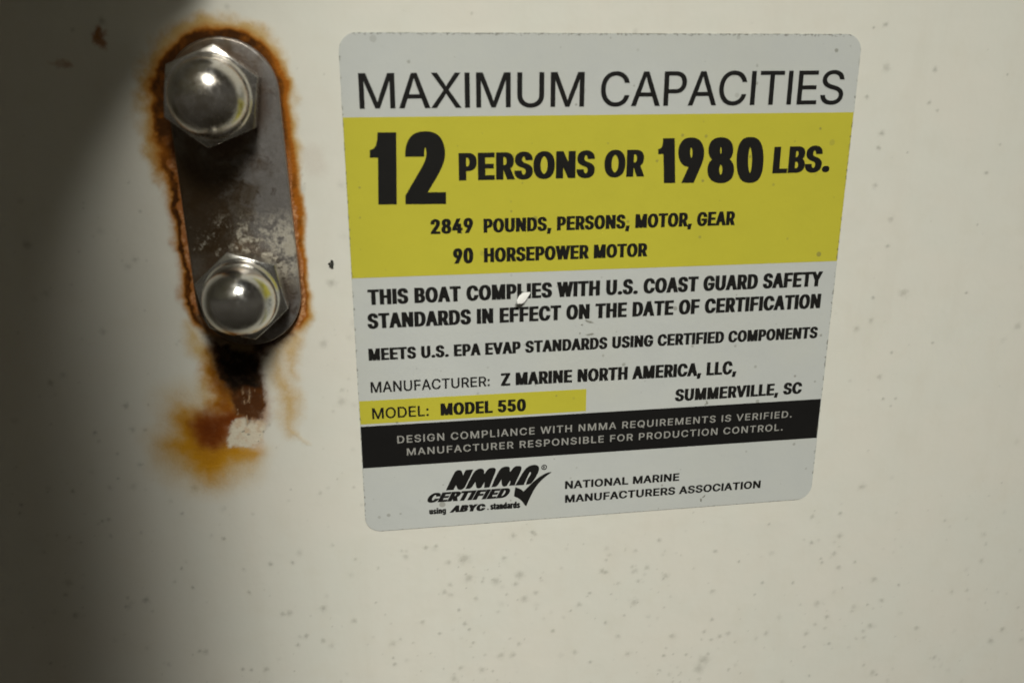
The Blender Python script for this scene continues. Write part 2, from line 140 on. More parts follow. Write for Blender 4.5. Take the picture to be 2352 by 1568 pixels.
SPOTS = [(101.02, -4.67, 0.49), (107.78, -4.47, 0.42), (101.52, -11.46, 0.42), (78.26, -11.58, 0.4), (78.24, -22.19, 0.55), (90.36, -21.05, 0.35), (97.99, -21.95, 0.29), (109.06, -18.65, 0.5), (118.62, -22.91, 0.66), (125.25, -25.03, 0.37), (107.66, -32.03, 0.44), (109.1, -39.81, 0.37), (118.01, -39.11, 0.52), (77.57, -40.72, 1.06), (76.34, -43.2, 0.99), (92.58, -35.02, 0.57), (83.01, -33.98, 0.53), (131.81, -37.86, 0.54), (137.99, -47.16, 0.55), (122.91, -50.4, 0.31), (104.97, -48.6, 0.3), (117.86, -29.79, 0.33), (78.72, -29.76, 0.34), (77.05, -33.02, 0.48), (84.14, -14.83, 0.28), (104.75, -17.04, 0.29), (88.79, -24.0, 0.28), (90.58, -5.85, 0.28), (12.59, -4.77, 0.44), (8.27, -6.54, 0.56), (17.33, -8.82, 0.51), (21.7, -13.1, 0.85), (27.73, -14.62, 0.73), (33.11, -13.45, 0.86), (32.09, -15.72, 0.53), (17.62, -14.49, 0.45), (16.29, -16.11, 0.58), (23.2, -18.49, 0.46), (36.69, -18.33, 0.47), (34.13, -19.71, 0.73), (19.38, -21.06, 0.39), (11.29, -23.33, 0.45), (14.96, -26.71, 0.32), (29.56, -8.93, 0.52), (31.52, -3.44, 0.59), (35.82, -3.02, 0.39), (19.5, -36.32, 0.54), (17.87, -39.12, 0.8), (28.64, -33.99, 0.67), (31.52, -34.32, 0.62), (32.88, -31.42, 0.48), (45.92, -35.15, 0.56), (57.39, -26.44, 0.28), (49.06, -19.75, 0.31), (60.33, -17.7, 0.49), (62.15, -14.39, 0.52), (66.72, -17.04, 0.63), (64.73, -7.56, 0.35), (59.52, -23.13, 0.84), (56.13, -31.87, 0.5), (52.63, -11.53, 0.3), (52.66, -14.63, 0.41), (69.04, -33.28, 0.5), (44.72, -23.95, 0.27), (40.7, -28.8, 0.41), (53.03, -27.96, 0.34), (58.7, -37.0, 0.57), (20.81, -8.23, 0.97), (49.73, -38.22, 0.36), (1.33, -17.4, 0.22), (4.5, -31.94, 0.29), (21.6, -26.35, 0.3), (37.66, -14.75, 0.24), (-28.97, 1.01, 0.34), (-20.03, -5.82, 0.4), (-15.56, -5.82, 0.36), (-18.52, -18.12, 0.5), (-15.91, -26.29, 0.41), (-37.98, -5.23, 0.3), (-36.22, -9.92, 0.3), (-35.3, -25.89, 0.54), (-36.48, -25.59, 0.36), (-36.52, 7.41, 0.26), (-66.43, 11.79, 0.28), (-56.62, 13.98, 0.37), (-40.2, 31.38, 0.2), (-50.81, 26.11, 0.36), (-66.55, -25.21, 0.3), (-47.76, 16.07, 0.24), (-14.66, 11.12, 0.17), (-28.07, -31.19, 0.36), (-26.26, -31.51, 0.36), (102.36, 88.22, 0.33), (106.49, 81.14, 0.43), (106.15, 78.22, 0.44), (115.93, 86.89, 0.37), (104.43, 101.63, 0.38), (102.12, 101.07, 0.22), (117.93, 85.39, 0.27), (105.68, 93.71, 0.65), (112.64, 77.21, 0.2), (132.16, 92.28, 0.17), (130.98, 72.71, 0.35), (116.2, 93.25, 0.39), (106.5, 70.69, 0.47), (110.85, 63.66, 0.55), (130.78, 61.9, 0.22), (110.93, 58.0, 0.35), (109.13, 46.91, 0.35), (109.28, 41.77, 0.5), (106.14, 40.13, 0.57), (115.12, 34.2, 0.29), (117.63, 23.34, 0.26), (114.61, 23.45, 0.3), (116.7, 21.64, 0.22), (124.63, 36.02, 0.26), (116.07, 47.61, 0.86), (112.99, 28.7, 0.51), (130.83, 47.03, 0.29)]
STAINS = {
 'black':[(-27.6, 45.8), (-27.0, 43.4), (-26.9, 41.0), (-26.5, 37.5), (-25.7, 34.5), (-24.5, 31.9), (-22.8, 32.8), (-20.9, 33.7), (-18.9, 33.4), (-18.5, 35.6), (-18.5, 38.6), (-18.3, 40.8), (-15.7, 42.8), (-12.4, 44.4), (-17.7, 44.9), (-22.2, 44.4)],
 'brown':[(-24.6, 33.9), (-24.6, 30.9), (-24.1, 28.6), (-22.6, 27.5), (-22.1, 26.0), (-20.8, 27.2), (-18.7, 26.9), (-18.2, 30.6), (-18.9, 34.1), (-22.0, 34.5)],
 'redblob':[(-31.3, 29.1), (-29.3, 29.5), (-27.1, 28.8), (-24.6, 28.9), (-22.6, 27.5), (-24.8, 26.9), (-25.7, 24.6), (-26.4, 21.8), (-28.2, 21.7), (-30.6, 22.7), (-32.5, 24.8), (-32.9, 26.9)],
 'mustard':[(-33.9, 30.0), (-31.4, 28.8), (-32.9, 26.9), (-31.8, 24.3), (-28.5, 21.7), (-26.4, 21.3), (-24.4, 20.9), (-21.2, 20.2), (-22.3, 18.7), (-25.2, 17.6), (-27.0, 15.6), (-29.6, 15.0), (-31.8, 16.2), (-33.4, 18.4), (-35.9, 20.7), (-37.6, 21.6), (-35.1, 24.0), (-35.4, 27.1)],
 'faintlow':[(-35.5, 32.1), (-25.6, 32.0), (-25.3, 26.4), (-26.7, 21.3), (-20.9, 20.4), (-21.7, 17.3), (-24.9, 14.9), (-29.7, 13.9), (-34.2, 15.1), (-38.8, 18.8), (-39.3, 22.2), (-35.7, 26.6)],
 'oranleft':[(-27.9, 41.2), (-27.2, 39.0), (-26.2, 36.0), (-24.8, 33.5), (-24.6, 28.9), (-28.2, 29.4), (-28.5, 30.7), (-27.4, 32.6), (-28.7, 34.9), (-29.1, 37.7), (-28.2, 39.8)],
 'faintleft':[(-30.7, 47.8), (-27.9, 43.4), (-27.0, 41.0), (-28.5, 37.1), (-28.8, 32.2), (-29.8, 35.2), (-29.6, 39.1), (-31.4, 41.7), (-30.6, 44.5)],
 'white':[(-24.7, 27.1), (-22.6, 27.5), (-20.9, 26.9), (-18.7, 26.5), (-18.8, 24.2), (-18.9, 22.4), (-21.2, 20.7), (-24.4, 21.2), (-26.3, 21.6), (-25.7, 24.4)],
 'pink':[(-22.2, 24.7), (-18.8, 23.9), (-19.0, 21.9), (-19.6, 19.6), (-21.6, 20.5)],
 'streak':[(-15.7, 42.1), (-14.1, 42.7), (-15.2, 39.9), (-14.6, 36.4), (-12.8, 32.8), (-11.7, 31.2), (-12.5, 27.1), (-13.3, 25.6), (-13.2, 23.8), (-14.0, 23.1), (-14.9, 26.3), (-15.0, 30.4), (-16.2, 35.5), (-16.2, 38.4)],
 'streak2':[(-13.4, 43.2), (-9.9, 47.4), (-10.1, 45.0), (-11.8, 39.7), (-11.7, 35.2), (-12.8, 36.3), (-13.6, 39.8)],
 'thin':[(-13.4, 23.8), (-11.7, 22.7), (-9.9, 20.7), (-10.6, 20.8), (-12.6, 22.7)],
 'ylw':[(-18.8, 45.9), (-19.4, 41.1), (-22.1, 41.0), (-24.6, 43.3)],
 'sealL':[(-30.0, 50.6), (-29.7, 48.7), (-28.9, 46.6), (-27.8, 44.6), (-25.6, 42.1), (-23.2, 43.2), (-26.5, 45.7), (-28.4, 49.2)],
}
LOGO = {
 'N': [17.1, 8.52, 18.47, 11.45, 18.99, 12.5, 19.4, 12.95, 19.9, 13.08, 20.39, 12.95, 20.64, 12.59, 20.75, 12.03, 20.83, 11.75, 21.0, 12.15, 21.26, 12.75, 21.45, 13.0, 22.99, 12.96, 22.34, 11.43, 21.69, 10.1, 21.11, 8.91, 20.66, 8.5, 20.16, 8.4, 19.73, 8.53, 19.48, 8.89, 19.31, 9.6, 18.72, 8.51],
 'M1': [21.23, 8.55, 22.33, 10.88, 22.97, 12.07, 23.48, 12.72, 24.11, 13.04, 24.74, 13.07, 25.17, 12.8, 25.31, 12.38, 25.25, 11.9, 25.35, 11.76, 25.86, 12.55, 26.37, 12.99, 27.0, 13.08, 27.62, 12.97, 27.85, 12.54, 27.62, 11.73, 27.17, 10.66, 26.72, 9.45, 26.39, 8.5, 25.22, 8.49, 25.3, 9.0, 25.37, 9.83, 24.95, 9.17, 24.63, 8.57, 24.12, 8.44, 23.68, 8.57, 23.5, 9.0, 23.42, 10.04, 22.94, 9.32, 22.4, 8.53],
 'M2': [26.77, 8.54, 27.74, 10.89, 28.37, 12.09, 28.88, 12.81, 29.51, 13.1, 30.21, 13.16, 30.71, 12.95, 30.84, 12.46, 30.77, 11.98, 30.9, 11.83, 31.41, 12.62, 31.91, 13.04, 32.55, 13.12, 33.18, 12.97, 33.34, 12.55, 33.18, 11.87, 32.68, 10.66, 32.17, 9.52, 31.83, 8.56, 30.58, 8.6, 30.84, 9.14, 30.92, 9.82, 30.45, 9.16, 30.13, 8.56, 29.63, 8.42, 29.25, 8.56, 29.02, 9.0, 28.96, 10.18, 28.49, 9.31, 27.91, 8.52],
 'A': [31.92, 8.54, 32.55, 9.63, 33.31, 11.03, 34.07, 12.22, 34.83, 12.85, 35.72, 13.13, 36.49, 13.05, 37.0, 12.63, 37.11, 12.0, 36.95, 11.32, 36.51, 10.38, 35.88, 9.31, 35.24, 8.59, 34.24, 8.57, 34.59, 9.83, 35.1, 10.62, 35.35, 11.09, 35.3, 11.41, 35.07, 11.43, 34.59, 10.38, 33.79, 8.52],
 'check': [31.98, 8.14, 33.07, 7.64, 33.77, 6.98, 34.48, 7.74, 35.37, 8.65, 36.51, 9.68, 37.66, 10.5, 38.81, 11.04, 39.77, 11.14, 39.71, 10.95, 38.69, 10.29, 37.67, 9.39, 36.78, 8.4, 36.02, 7.2, 35.51, 6.11, 35.0, 5.03, 34.62, 4.07, 34.3, 3.38, 34.04, 3.69, 33.53, 4.58, 32.69, 5.42, 31.69, 5.99, 31.79, 6.97],
 'flap': [32.08, 49.15, 32.03, 49.66, 32.19, 50.16, 32.63, 50.7, 33.29, 51.01, 34.06, 51.04, 34.94, 51.03, 34.94, 50.78, 34.61, 50.34, 34.06, 49.74, 33.62, 49.26, 33.07, 49.0, 32.52, 49.08],
}

# ------------------------------------------------------------------ helpers
def root(name, label, cat, at, group=None):
    o = bpy.data.objects.new(name, None); C.objects.link(o)
    o.location = P2W @ (Vector(at) * MM)
    o.rotation_euler = (math.pi / 2, 0, 0)
    o.empty_display_size = 0.01
    o['label'] = label; o['category'] = cat
    if group: o['group'] = group
    return o

def mesh_obj(name, verts, faces, mat, parent=None, at=(0, 0, 0), smooth=None):
    me = bpy.data.meshes.new(name)
    a = Vector(at)
    me.from_pydata([(Vector(v) - a) * MM for v in verts], [], faces)
    me.validate(); me.update()
    if smooth is not None:
        me.polygons.foreach_set("use_smooth", [True] * len(me.polygons))
        me.set_sharp_from_angle(angle=math.radians(smooth))
    me.materials.append(mat)
    o = bpy.data.objects.new(name, me); C.objects.link(o)
    if parent: o.parent = parent
    return o

def winding(px, py, polys):
    w = 0
    for p in polys:
        n = len(p)
        for i in range(n):
            x0, y0 = p[i]; x1, y1 = p[(i + 1) % n]
            if (y0 <= py) != (y1 <= py):
                t = (py - y0) / (y1 - y0)
                if px < x0 + t * (x1 - x0):
                    w += 1 if y1 > y0 else -1
    return w

def fill(polys, extra=()):
    """Triangulate closed outlines by non-zero winding: (2D points, triangles)."""
    vs, es = [], []
    for p in polys:
        b = len(vs); n = len(p)
        vs += [Vector(q) for q in p]
        es += [(b + i, b + (i + 1) % n) for i in range(n)]
    vs += [Vector(q) for q in extra]
    r = delaunay_2d_cdt(vs, es, [], 0, 1e-7)
    V, T = r[0], r[2]
    out = []
    for t in T:
        cx = sum(V[i].x for i in t) / 3; cy = sum(V[i].y for i in t) / 3
        if winding(cx, cy, polys) != 0:
            out.append(tuple(t))
    return [(v.x, v.y) for v in V], out

def area2(p):
    return sum(p[i][0] * p[(i + 1) % len(p)][1] - p[(i + 1) % len(p)][0] * p[i][1] for i in range(len(p)))

def offset(p, d):
    """Move an outline to its right by d (mitred, limited)."""
    n = len(p); out = []
    for i in range(n):
        ax, ay = p[i - 1]; bx, by = p[i]; cx, cy = p[(i + 1) % n]
        ux, uy = bx - ax, by - ay; vx, vy = cx - bx, cy - by
        lu = math.hypot(ux, uy) or 1e-9; lv = math.hypot(vx, vy) or 1e-9
        n1 = (uy / lu, -ux / lu); n2 = (vy / lv, -vx / lv)
        mx, my = n1[0] + n2[0], n1[1] + n2[1]
        k = mx * mx + my * my
        f = min(2.0 / k, 1.6) if k > 1e-6 else 0.0
        out.append((bx + mx * d * f, by + my * d * f))
    return out

def sheet(polys, z0, z1):
    """A flat sheet of these outlines from height z0 to z1 with its edge faces."""
    V, T = fill(polys)
    verts = [(x, y, z1) for x, y in V]; faces = list(T)
    for p in polys:
        b = len(verts); n = len(p)
        verts += [(x, y, z1) for x, y in p] + [(x, y, z0) for x, y in p]
        faces += [(b + i, b + n + i, b + n + (i + 1) % n, b + (i + 1) % n) for i in range(n)]
    # top faces look outwards
    fixed = []
    for f in faces:
        if len(f) == 3:
            (x0, y0, _), (x1, y1, _), (x2, y2, _) = (verts[i] for i in f)
            if (x1 - x0) * (y2 - y0) - (x2 - x0) * (y1 - y0) < 0: f = f[::-1]
        fixed.append(f)
    return verts, fixed

# ---- lettering -----------------------------------------------------------
# style: (added half stem width, added half bar width, tracking) in cap heights
STYLES = {'L': (0.012, 0.006, -0.045), 'H': (0.094, 0.040, -0.095), 'N': (0.100, 0.040, -0.07), 'D': (0.098, 0.035, -0.02), 'R': (0.030, 0.020, -0.04), 'M': (0.030, 0.018, 0.10),
          'B': (0.072, 0.042, -0.075), 'A': (0.17, 0.085, -0.14), 'U': (0.135, 0.070, -0.14)}

def line_outlines(text, style, s):
    dx, dy, tr = STYLES[style]
    k = dx / dy if dy else 1.0
    pen = 0.0; res = []
    for ch in text:
        adv, conts = GLYPHS[ch]
        for c in conts:
            p = [(c[i] / 1000 * s, c[i + 1] / 1000 * k) for i in range(0, len(c), 2)]
            p = offset(p, -dx) if flip else offset(p, dx)
            res.append([(x + pen + dx, (y / k + dy) / (1 + 2 * dy)) for x, y in p])
        pen += adv / 1000 * s + 2 * dx + tr
    return res

# outline direction of the font (outer contours clockwise or not)
flip = area2([(GLYPHS['I'][1][0][i], GLYPHS['I'][1][0][i + 1]) for i in range(0, 8, 2)]) < 0

def lettering(text, style, quad, ratio=None):
    """Outlines of a line of lettering laid into quad (TL, TR, BR, BL)."""
    tl, tr_, br, bl = [Vector(q) for q in quad]
    if abs(tl.x - bl.x) < 0.45:                                   # upright lines: square ends
        tl.x = bl.x = (tl.x + bl.x) / 2; tr_.x = br.x = (tr_.x * 0.65 + br.x * 0.35)
    h = ((tl - bl).length + (tr_ - br).length) / 2
    w = ((tr_ - tl).length + (br - bl).length) / 2
    want = w / h if ratio is None else ratio
    lo, hi = 0.1, 3.0
    for _ in range(30):
        s = (lo + hi) / 2
        o = line_outlines(text, style, s)
        xs = [x for p in o for x, _ in p]
        if max(xs) - min(xs) < want: lo = s
        else: hi = s
    x0 = min(xs); x1 = max(xs)
    res = []
    for p in o:
        q = []
        for x, y in p:
            u = (x - x0) / (x1 - x0)
            b = bl.lerp(br, u); t = tl.lerp(tr_, u)
            r = b + (t - b) * y
            q.append((r.x, r.y))
        res.append(q)
    return res

def flat(polys, z):
    """Printed ink: flat faces at height z, filled per connected glyph."""
    verts, faces = [], []
    V, T = fill(polys)
    for t in T:
        (x0, y0), (x1, y1), (x2, y2) = (V[i] for i in t)
        faces.append(t if (x1 - x0) * (y2 - y0) - (x2 - x0) * (y1 - y0) > 0 else t[::-1])
    return [(x, y, z) for x, y in V], faces

# ---- numpy noise for the weathering ---------------------------------------
rng = np.random.RandomState(11)
TAB = rng.rand(256, 256).astype(np.float32)
def vnoise(x, y, sx=0, sy=0):
    x = x + sx; y = y + sy
    xi = np.floor(x).astype(np.int32); yi = np.floor(y).astype(np.int32)
    fx = x - xi; fy = y - yi
    fx = fx * fx * (3 - 2 * fx); fy = fy * fy * (3 - 2 * fy)
    a = TAB[xi & 255, yi & 255]; b = TAB[(xi + 1) & 255, yi & 255]
    c = TAB[xi & 255, (yi + 1) & 255]; d = TAB[(xi + 1) & 255, (yi + 1) & 255]
    return (a + (b - a) * fx) * (1 - fy) + (c + (d - c) * fx) * fy
def fbm(x, y, f, seed, octv=4, gain=0.55):
    r = 0; amp = 1; tot = 0
    for i in range(octv):
        r = r + amp * vnoise(x * f, y * f, 17.3 * seed + 31 * i, 9.1 * seed + 57 * i)
        tot += amp; amp *= gain; f *= 2.03
    return r / tot - 0.5                                     # about -0.5 .. 0.5
def sstep(a, b, v):
    t = np.clip((v - a) / (b - a), 0, 1)
    return t * t * (3 - 2 * t)
def sdf_poly(x, y, poly):
    d2 = np.full(x.shape, 1e9); inside = np.zeros(x.shape, bool)
    n = len(poly)
    for i in range(n):
        ax, ay = poly[i]; bx, by = poly[(i + 1) % n]
        ex, ey = bx - ax, by - ay
        t = np.clip(((x - ax) * ex + (y - ay) * ey) / (ex * ex + ey * ey + 1e-9), 0, 1)
        d2 = np.minimum(d2, (x - ax - t * ex) ** 2 + (y - ay - t * ey) ** 2)
        cr = ((ay > y) != (by > y))
        with np.errstate(divide='ignore', invalid='ignore'):
            xc = ax + (y - ay) * ex / (ey if abs(ey) > 1e-9 else 1e-9)
        inside ^= cr & (x < xc)
    d = np.sqrt(d2)
    return np.where(inside, -d, d)

# ------------------------------------------------------------------ materials
def new_mat(name):
    m = bpy.data.materials.new(name); m.use_nodes = True
    nt = m.node_tree
    return m, nt, nt.nodes["Principled BSDF"]
class G:
    """Small node-graph writer over one material."""
    def __init__(s, nt):
        s.nt = nt
        t = s.n("ShaderNodeTexCoord")
        v = s.n("ShaderNodeVectorMath"); v.operation = 'SCALE'; v.inputs["Scale"].default_value = 1000
        s.l(t.outputs["Object"], v.inputs[0]); s.mm = v.outputs[0]       # object coordinates in mm
    def n(s, k): return s.nt.nodes.new(k)
    def l(s, a, b): s.nt.links.new(a, b)
    def put(s, sock, v):
        if hasattr(v, 'is_output'): s.l(v, sock)
        else: sock.default_value = v
    def noise(s, scale, detail=4, rough=0.6, vec=None, dist=0.0):
        t = s.n("ShaderNodeTexNoise"); s.l(vec or s.mm, t.inputs["Vector"])
        t.inputs["Scale"].default_value = scale; t.inputs["Detail"].default_value = detail
        t.inputs["Roughness"].default_value = rough; t.inputs["Distortion"].default_value = dist
        return t.outputs["Fac"]
    def math(s, op, a, b=0.0, c=None, clamp=False):
        m = s.n("ShaderNodeMath"); m.operation = op; m.use_clamp = clamp
        s.put(m.inputs[0], a); s.put(m.inputs[1], b)
        if c is not None: s.put(m.inputs[2], c)
        return m.outputs[0]
    def map(s, v, a, b, c=0.0, d=1.0, smooth=True):
        m = s.n("ShaderNodeMapRange"); m.interpolation_type = 'SMOOTHSTEP' if smooth else 'LINEAR'
        s.put(m.inputs["Value"], v)
        for k, q in zip(("From Min", "From Max", "To Min", "To Max"), (a, b, c, d)): s.put(m.inputs[k], q)
        return m.outputs["Result"]
    def mix(s, f, a, b, mode='MIX'):
        m = s.n("ShaderNodeMix"); m.data_type = 'RGBA'; m.blend_type = mode
        s.put(m.inputs["Factor"], f)
        s.put(m.inputs["A"] if False else m.inputs[6], (*a, 1) if isinstance(a, tuple) else a)
        s.put(m.inputs[7], (*b, 1) if isinstance(b, tuple) else b)
        return m.outputs[2]
    def xyz(s):
        q = s.n("ShaderNodeSeparateXYZ"); s.l(s.mm, q.inputs[0]); return q.outputs
    def bump(s, bsdf, h, strength, dist):
        b = s.n("ShaderNodeBump"); b.inputs["Strength"].default_value = strength
        b.inputs["Distance"].default_value = dist
        s.l(h, b.inputs["Height"]); s.l(b.outputs[0], bsdf.inputs["Normal"]); return b
    def specks(s, scale, rmax, seedshift):
        """Small soft round specks of many sizes scattered at random."""
        ad = s.n("ShaderNodeVectorMath"); ad.operation = 'ADD'; s.l(s.mm, ad.inputs[0])
        ad.inputs[1].default_value = (seedshift, seedshift * 0.7, 0)
        fl = s.n("ShaderNodeVectorMath"); fl.operation = 'MULTIPLY'; s.l(ad.outputs[0], fl.inputs[0]); fl.inputs[1].default_value = (1, 1, 0)
        v = s.n("ShaderNodeTexVoronoi"); v.voronoi_dimensions = '2D'; v.inputs["Scale"].default_value = scale
        s.l(fl.outputs[0], v.inputs["Vector"])
        c = s.n("ShaderNodeSeparateColor"); s.l(v.outputs["Color"], c.inputs[0])
        r = s.math('MULTIPLY', s.math('POWER', c.outputs[0], 3.0), rmax * scale)
        e = s.math('MULTIPLY_ADD', s.math('SUBTRACT', s.noise(2.5, 2), 0.5), 0.25 * scale, v.outputs["Distance"])
        k = s.map(s.math('SUBTRACT', r, e), 0.0, 0.18 * scale)
        return s.math('MULTIPLY', k, s.map(c.outputs[1], 0, 1, 0.25, 0.9, False))

# gelcoat: cream, with the rust and mildew painted where they are on the panel
gel, nt, b = new_mat("gelcoat"); g = G(nt)
at = g.n("ShaderNodeAttribute"); at.attribute_name = "stain"
base = g.mix(g.map(g.noise(0.035, 3), 0.3, 0.7), (0.722, 0.699, 0.609), (0.706, 0.701, 0.615))
base = g.mix(g.math('MULTIPLY', g.map(g.noise(0.16, 5, 0.6), 0.45, 0.75), 0.25), base, (0.66, 0.63, 0.52))
mp = g.n("ShaderNodeMapping"); mp.inputs["Scale"].default_value = (0.10, 1, 0.016); mp.inputs["Rotation"].default_value = (0, 0.12, 0)
g.l(g.mm, mp.inputs["Vector"])
base = g.mix(g.math('MULTIPLY', g.map(g.noise(1.0, 4, 0.6, vec=mp.outputs[0]), 0.48, 0.80), 0.30), base, (0.63, 0.60, 0.50))
grain = g.map(g.noise(2.2, 3, 0.7), 0.2, 0.8, 1.25, 0.75, False)
alpha = g.math('POWER', at.outputs["Alpha"], grain, clamp=True)
g.l(g.mix(alpha, base, at.outputs["Color"]), b.inputs["Base Color"])
g.l(g.map(alpha, 0, 1, 0.36, 0.85), b.inputs["Roughness"])
g.l(g.map(alpha, 0.2, 1, 0.35, 0.06), b.inputs["Specular IOR Level"])
hh = g.math('ADD', g.math('MULTIPLY', g.noise(0.12, 3), 0.8), g.math('MULTIPLY', g.math('MULTIPLY', g.noise(1.6, 4, 0.7), alpha), 1.2))
g.bump(b, hh, 0.5, 0.00035)

# weathered steel of the strap
steel, nt, b = new_mat("weathered_steel"); g = G(nt)
x, y, z = g.xyz()
n1 = g.noise(0.13, 6, 0.62, dist=0.8); n2 = g.noise(0.50, 6, 0.7, dist=0.4); n3 = g.noise(2.2, 5, 0.75); n4 = g.noise(0.22, 5, 0.6, dist=0.5)
col = g.mix(g.map(n1, 0.38, 0.60), (0.180, 0.158, 0.128), (0.098, 0.066, 0.036))
col = g.mix(g.math('MULTIPLY', g.map(g.math('MULTIPLY_ADD', x, 0.045, n4), 0.50, 0.80), 0.85), col, (0.30, 0.285, 0.27))
# rust creeping out of the seams under the two nuts
p2 = g.n("ShaderNodeCombineXYZ"); g.l(x, p2.inputs[0]); g.l(y, p2.inputs[1])
seam = None
for nx, ny in ((-1.5, 17.8), (0.3, -17.1)):
    dn = g.n("ShaderNodeVectorMath"); dn.operation = 'DISTANCE'
    g.l(p2.outputs[0], dn.inputs[0]); dn.inputs[1].default_value = (nx, ny, 0)
    q = g.map(g.math('MULTIPLY_ADD', n2, -5.0, dn.outputs["Value"]), 8.2, 4.6)
    seam = q if seam is None else g.math('MAXIMUM', seam, q)
col = g.mix(g.math('MULTIPLY', seam, 0.8), col, (0.075, 0.040, 0.016))
# brown scale left of the middle
bs = g.math('MULTIPLY', g.map(g.math('ABSOLUTE', g.math('ADD', y, 1.0)), 15.0, 4.0), g.map(g.math('MULTIPLY_ADD', x, -0.035, n2), 0.38, 0.62))
col = g.mix(g.math('MULTIPLY', bs, 0.85), col, (0.058, 0.035, 0.015))
col = g.mix(g.math('MULTIPLY', g.map(n2, 0.54, 0.70), 0.6), col, (0.052, 0.030, 0.013))
low = g.map(g.math('ABSOLUTE', g.math('ADD', y, 9.5)), 9.5, 2.5)           # a chalky band above the lower nut
chalk = g.math('MULTIPLY', g.map(g.math('MULTIPLY_ADD', n3, 0.5, g.math('MULTIPLY_ADD', x, 0.012, n2)), 0.72, 0.92), low)
chalk2 = g.math('MULTIPLY', g.map(g.math('ADD', g.math('MULTIPLY', n3, 0.6), g.math('MULTIPLY', n4, 0.6)), 0.66, 0.82), 0.45)
col = g.mix(g.math('MAXIMUM', g.math('MULTIPLY', chalk, 0.85), g.math('MULTIPLY', chalk2, low)), col, (0.44, 0.41, 0.33))
col = g.mix(g.math('MULTIPLY', g.map(n3, 0.60, 0.75), 0.5), col, (0.03, 0.022, 0.014))
col = g.mix(1.0, col, g.mix(g.map(n3, 0.3, 0.7), (0.88, 0.87, 0.84), (1.10, 1.10, 1.11)), 'MULTIPLY')
g.l(col, b.inputs["Base Color"])
g.l(g.map(chalk, 0, 1, 0.60, 0.05), b.inputs["Metallic"])
g.l(g.map(n2, 0.3, 0.7, 0.28, 0.46), b.inputs["Roughness"])
g.bump(b, g.math('ADD', g.math('MULTIPLY', n3, 0.35), g.math('MULTIPLY', n2, 0.9)), 0.4, 0.00022)

def nut_mat(name, tint, dull, tarnish, metal):
    m, nt, b = new_mat(name); g = G(nt)
    n1 = g.noise(0.28, 5, 0.6); n2 = g.noise(0.9, 5, 0.7); n3 = g.noise(4.0, 3, 0.7)
    col = g.mix(g.math('MULTIPLY', g.map(n1, 0.42, 0.70), tarnish), tint, (0.26, 0.21, 0.125))
    col = g.mix(g.math('MULTIPLY', g.map(n2, 0.60, 0.78), tarnish), col, (0.12, 0.085, 0.045))
    g.l(col, b.inputs["Base Color"])
    b.inputs["Metallic"].default_value = metal
    g.l(g.math('ADD', g.map(n2, 0.3, 0.75, dull, dull + 0.16), g.map(n3, 0.55, 0.8, 0, 0.06)), b.inputs["Roughness"])
    bv = g.n("ShaderNodeBevel"); bv.samples = 4; bv.inputs["Radius"].default_value = 0.0004
    bp = g.bump(b, g.math('ADD', n3, n2), 0.10, 0.0001)
    g.l(bv.outputs[0], bp.inputs["Normal"])
    return m
nut_dull = nut_mat("tarnished_chrome", (0.60, 0.575, 0.53), 0.15, 0.60, 0.96)
nut_bright = nut_mat("bright_chrome", (0.66, 0.65, 0.61), 0.115, 0.35, 0.98)

def print_mat(name, colour, rough=0.36, speck=0.6, grime=True, wear=None, mottle=0.06):
    m, nt, b = new_mat(name); g = G(nt)
    x, y, z = g.xyz()
    dark = tuple(c * (1 - mottle * 1.6) for c in colour); lite = tuple(min(1, c * (1 + mottle)) for c in colour)
    col = g.mix(g.noise(0.09, 5, 0.65), dark, lite)
    if mottle < 0.1:
        col = g.mix(g.math('MULTIPLY', g.map(g.noise(0.045, 4, 0.6), 0.40, 0.68), 0.16), col, tuple(c * q for c, q in zip(colour, (0.90, 0.86, 0.72))))
        col = g.mix(g.math('MULTIPLY', g.map(g.noise(0.6, 6, 0.75), 0.55, 0.80), 0.16), col, tuple(c * 0.72 for c in colour))
    if wear:
        w = g.math('MULTIPLY', g.map(g.noise(1.1, 5, 0.75), 0.60, 0.78), wear[1])
        col = g.mix(w, col, wear[0])
    if speck:
        k = g.math('MAXIMUM', g.specks(0.10, 0.75, 3.7), g.specks(0.21, 0.42, 11.3))
        col = g.mix(g.math('MULTIPLY', k, speck), col, (0.13, 0.12, 0.075))
    if grime:
        N = g.map(g.noise(0.95, 4, 0.7), 0.44, 0.70)
        N2 = g.map(g.noise(2.4, 3, 0.7), 0.36, 0.70)
        sides = [(g.math('SUBTRACT', 99.85, y), 0.62, N2), (x, 0.50, N), (g.math('SUBTRACT', 99.9, x), 0.55, N), (y, 0.24, N2)]
        t = None
        for d, amp, nn in sides:
            v = g.math('SUBTRACT', g.math('MULTIPLY', nn, amp), d)
            t = v if t is None else g.math('MAXIMUM', t, v)
        col = g.mix(g.math('MULTIPLY', g.map(t, -0.05, 0.26), 0.7), col, (0.10, 0.09, 0.06))
    g.l(col, b.inputs["Base Color"])
    b.inputs["Roughness"].default_value = rough
    b.inputs["Specular IOR Level"].default_value = 0.35
    g.bump(b, g.noise(0.25, 4), 0.25, 0.00025)
    return m
vinyl = print_mat("grey_white_vinyl", (0.545, 0.563, 0.530))
yellow = print_mat("yellow_print", (0.535, 0.490, 0.046))
black = print_mat("black_print", (0.0105, 0.0100, 0.0095), speck=0.05, wear=((0.05, 0.05, 0.045), 0.35), mottle=0.15)
ink = print_mat("black_ink", (0.0125, 0.012, 0.011), speck=0.0, grime=False, wear=((0.04, 0.032, 0.018), 0.5), mottle=0.15)
pale_ink = print_mat("pale_lettering", (0.33, 0.325, 0.295), speck=0.0, grime=False, wear=((0.10, 0.10, 0.09), 0.6))
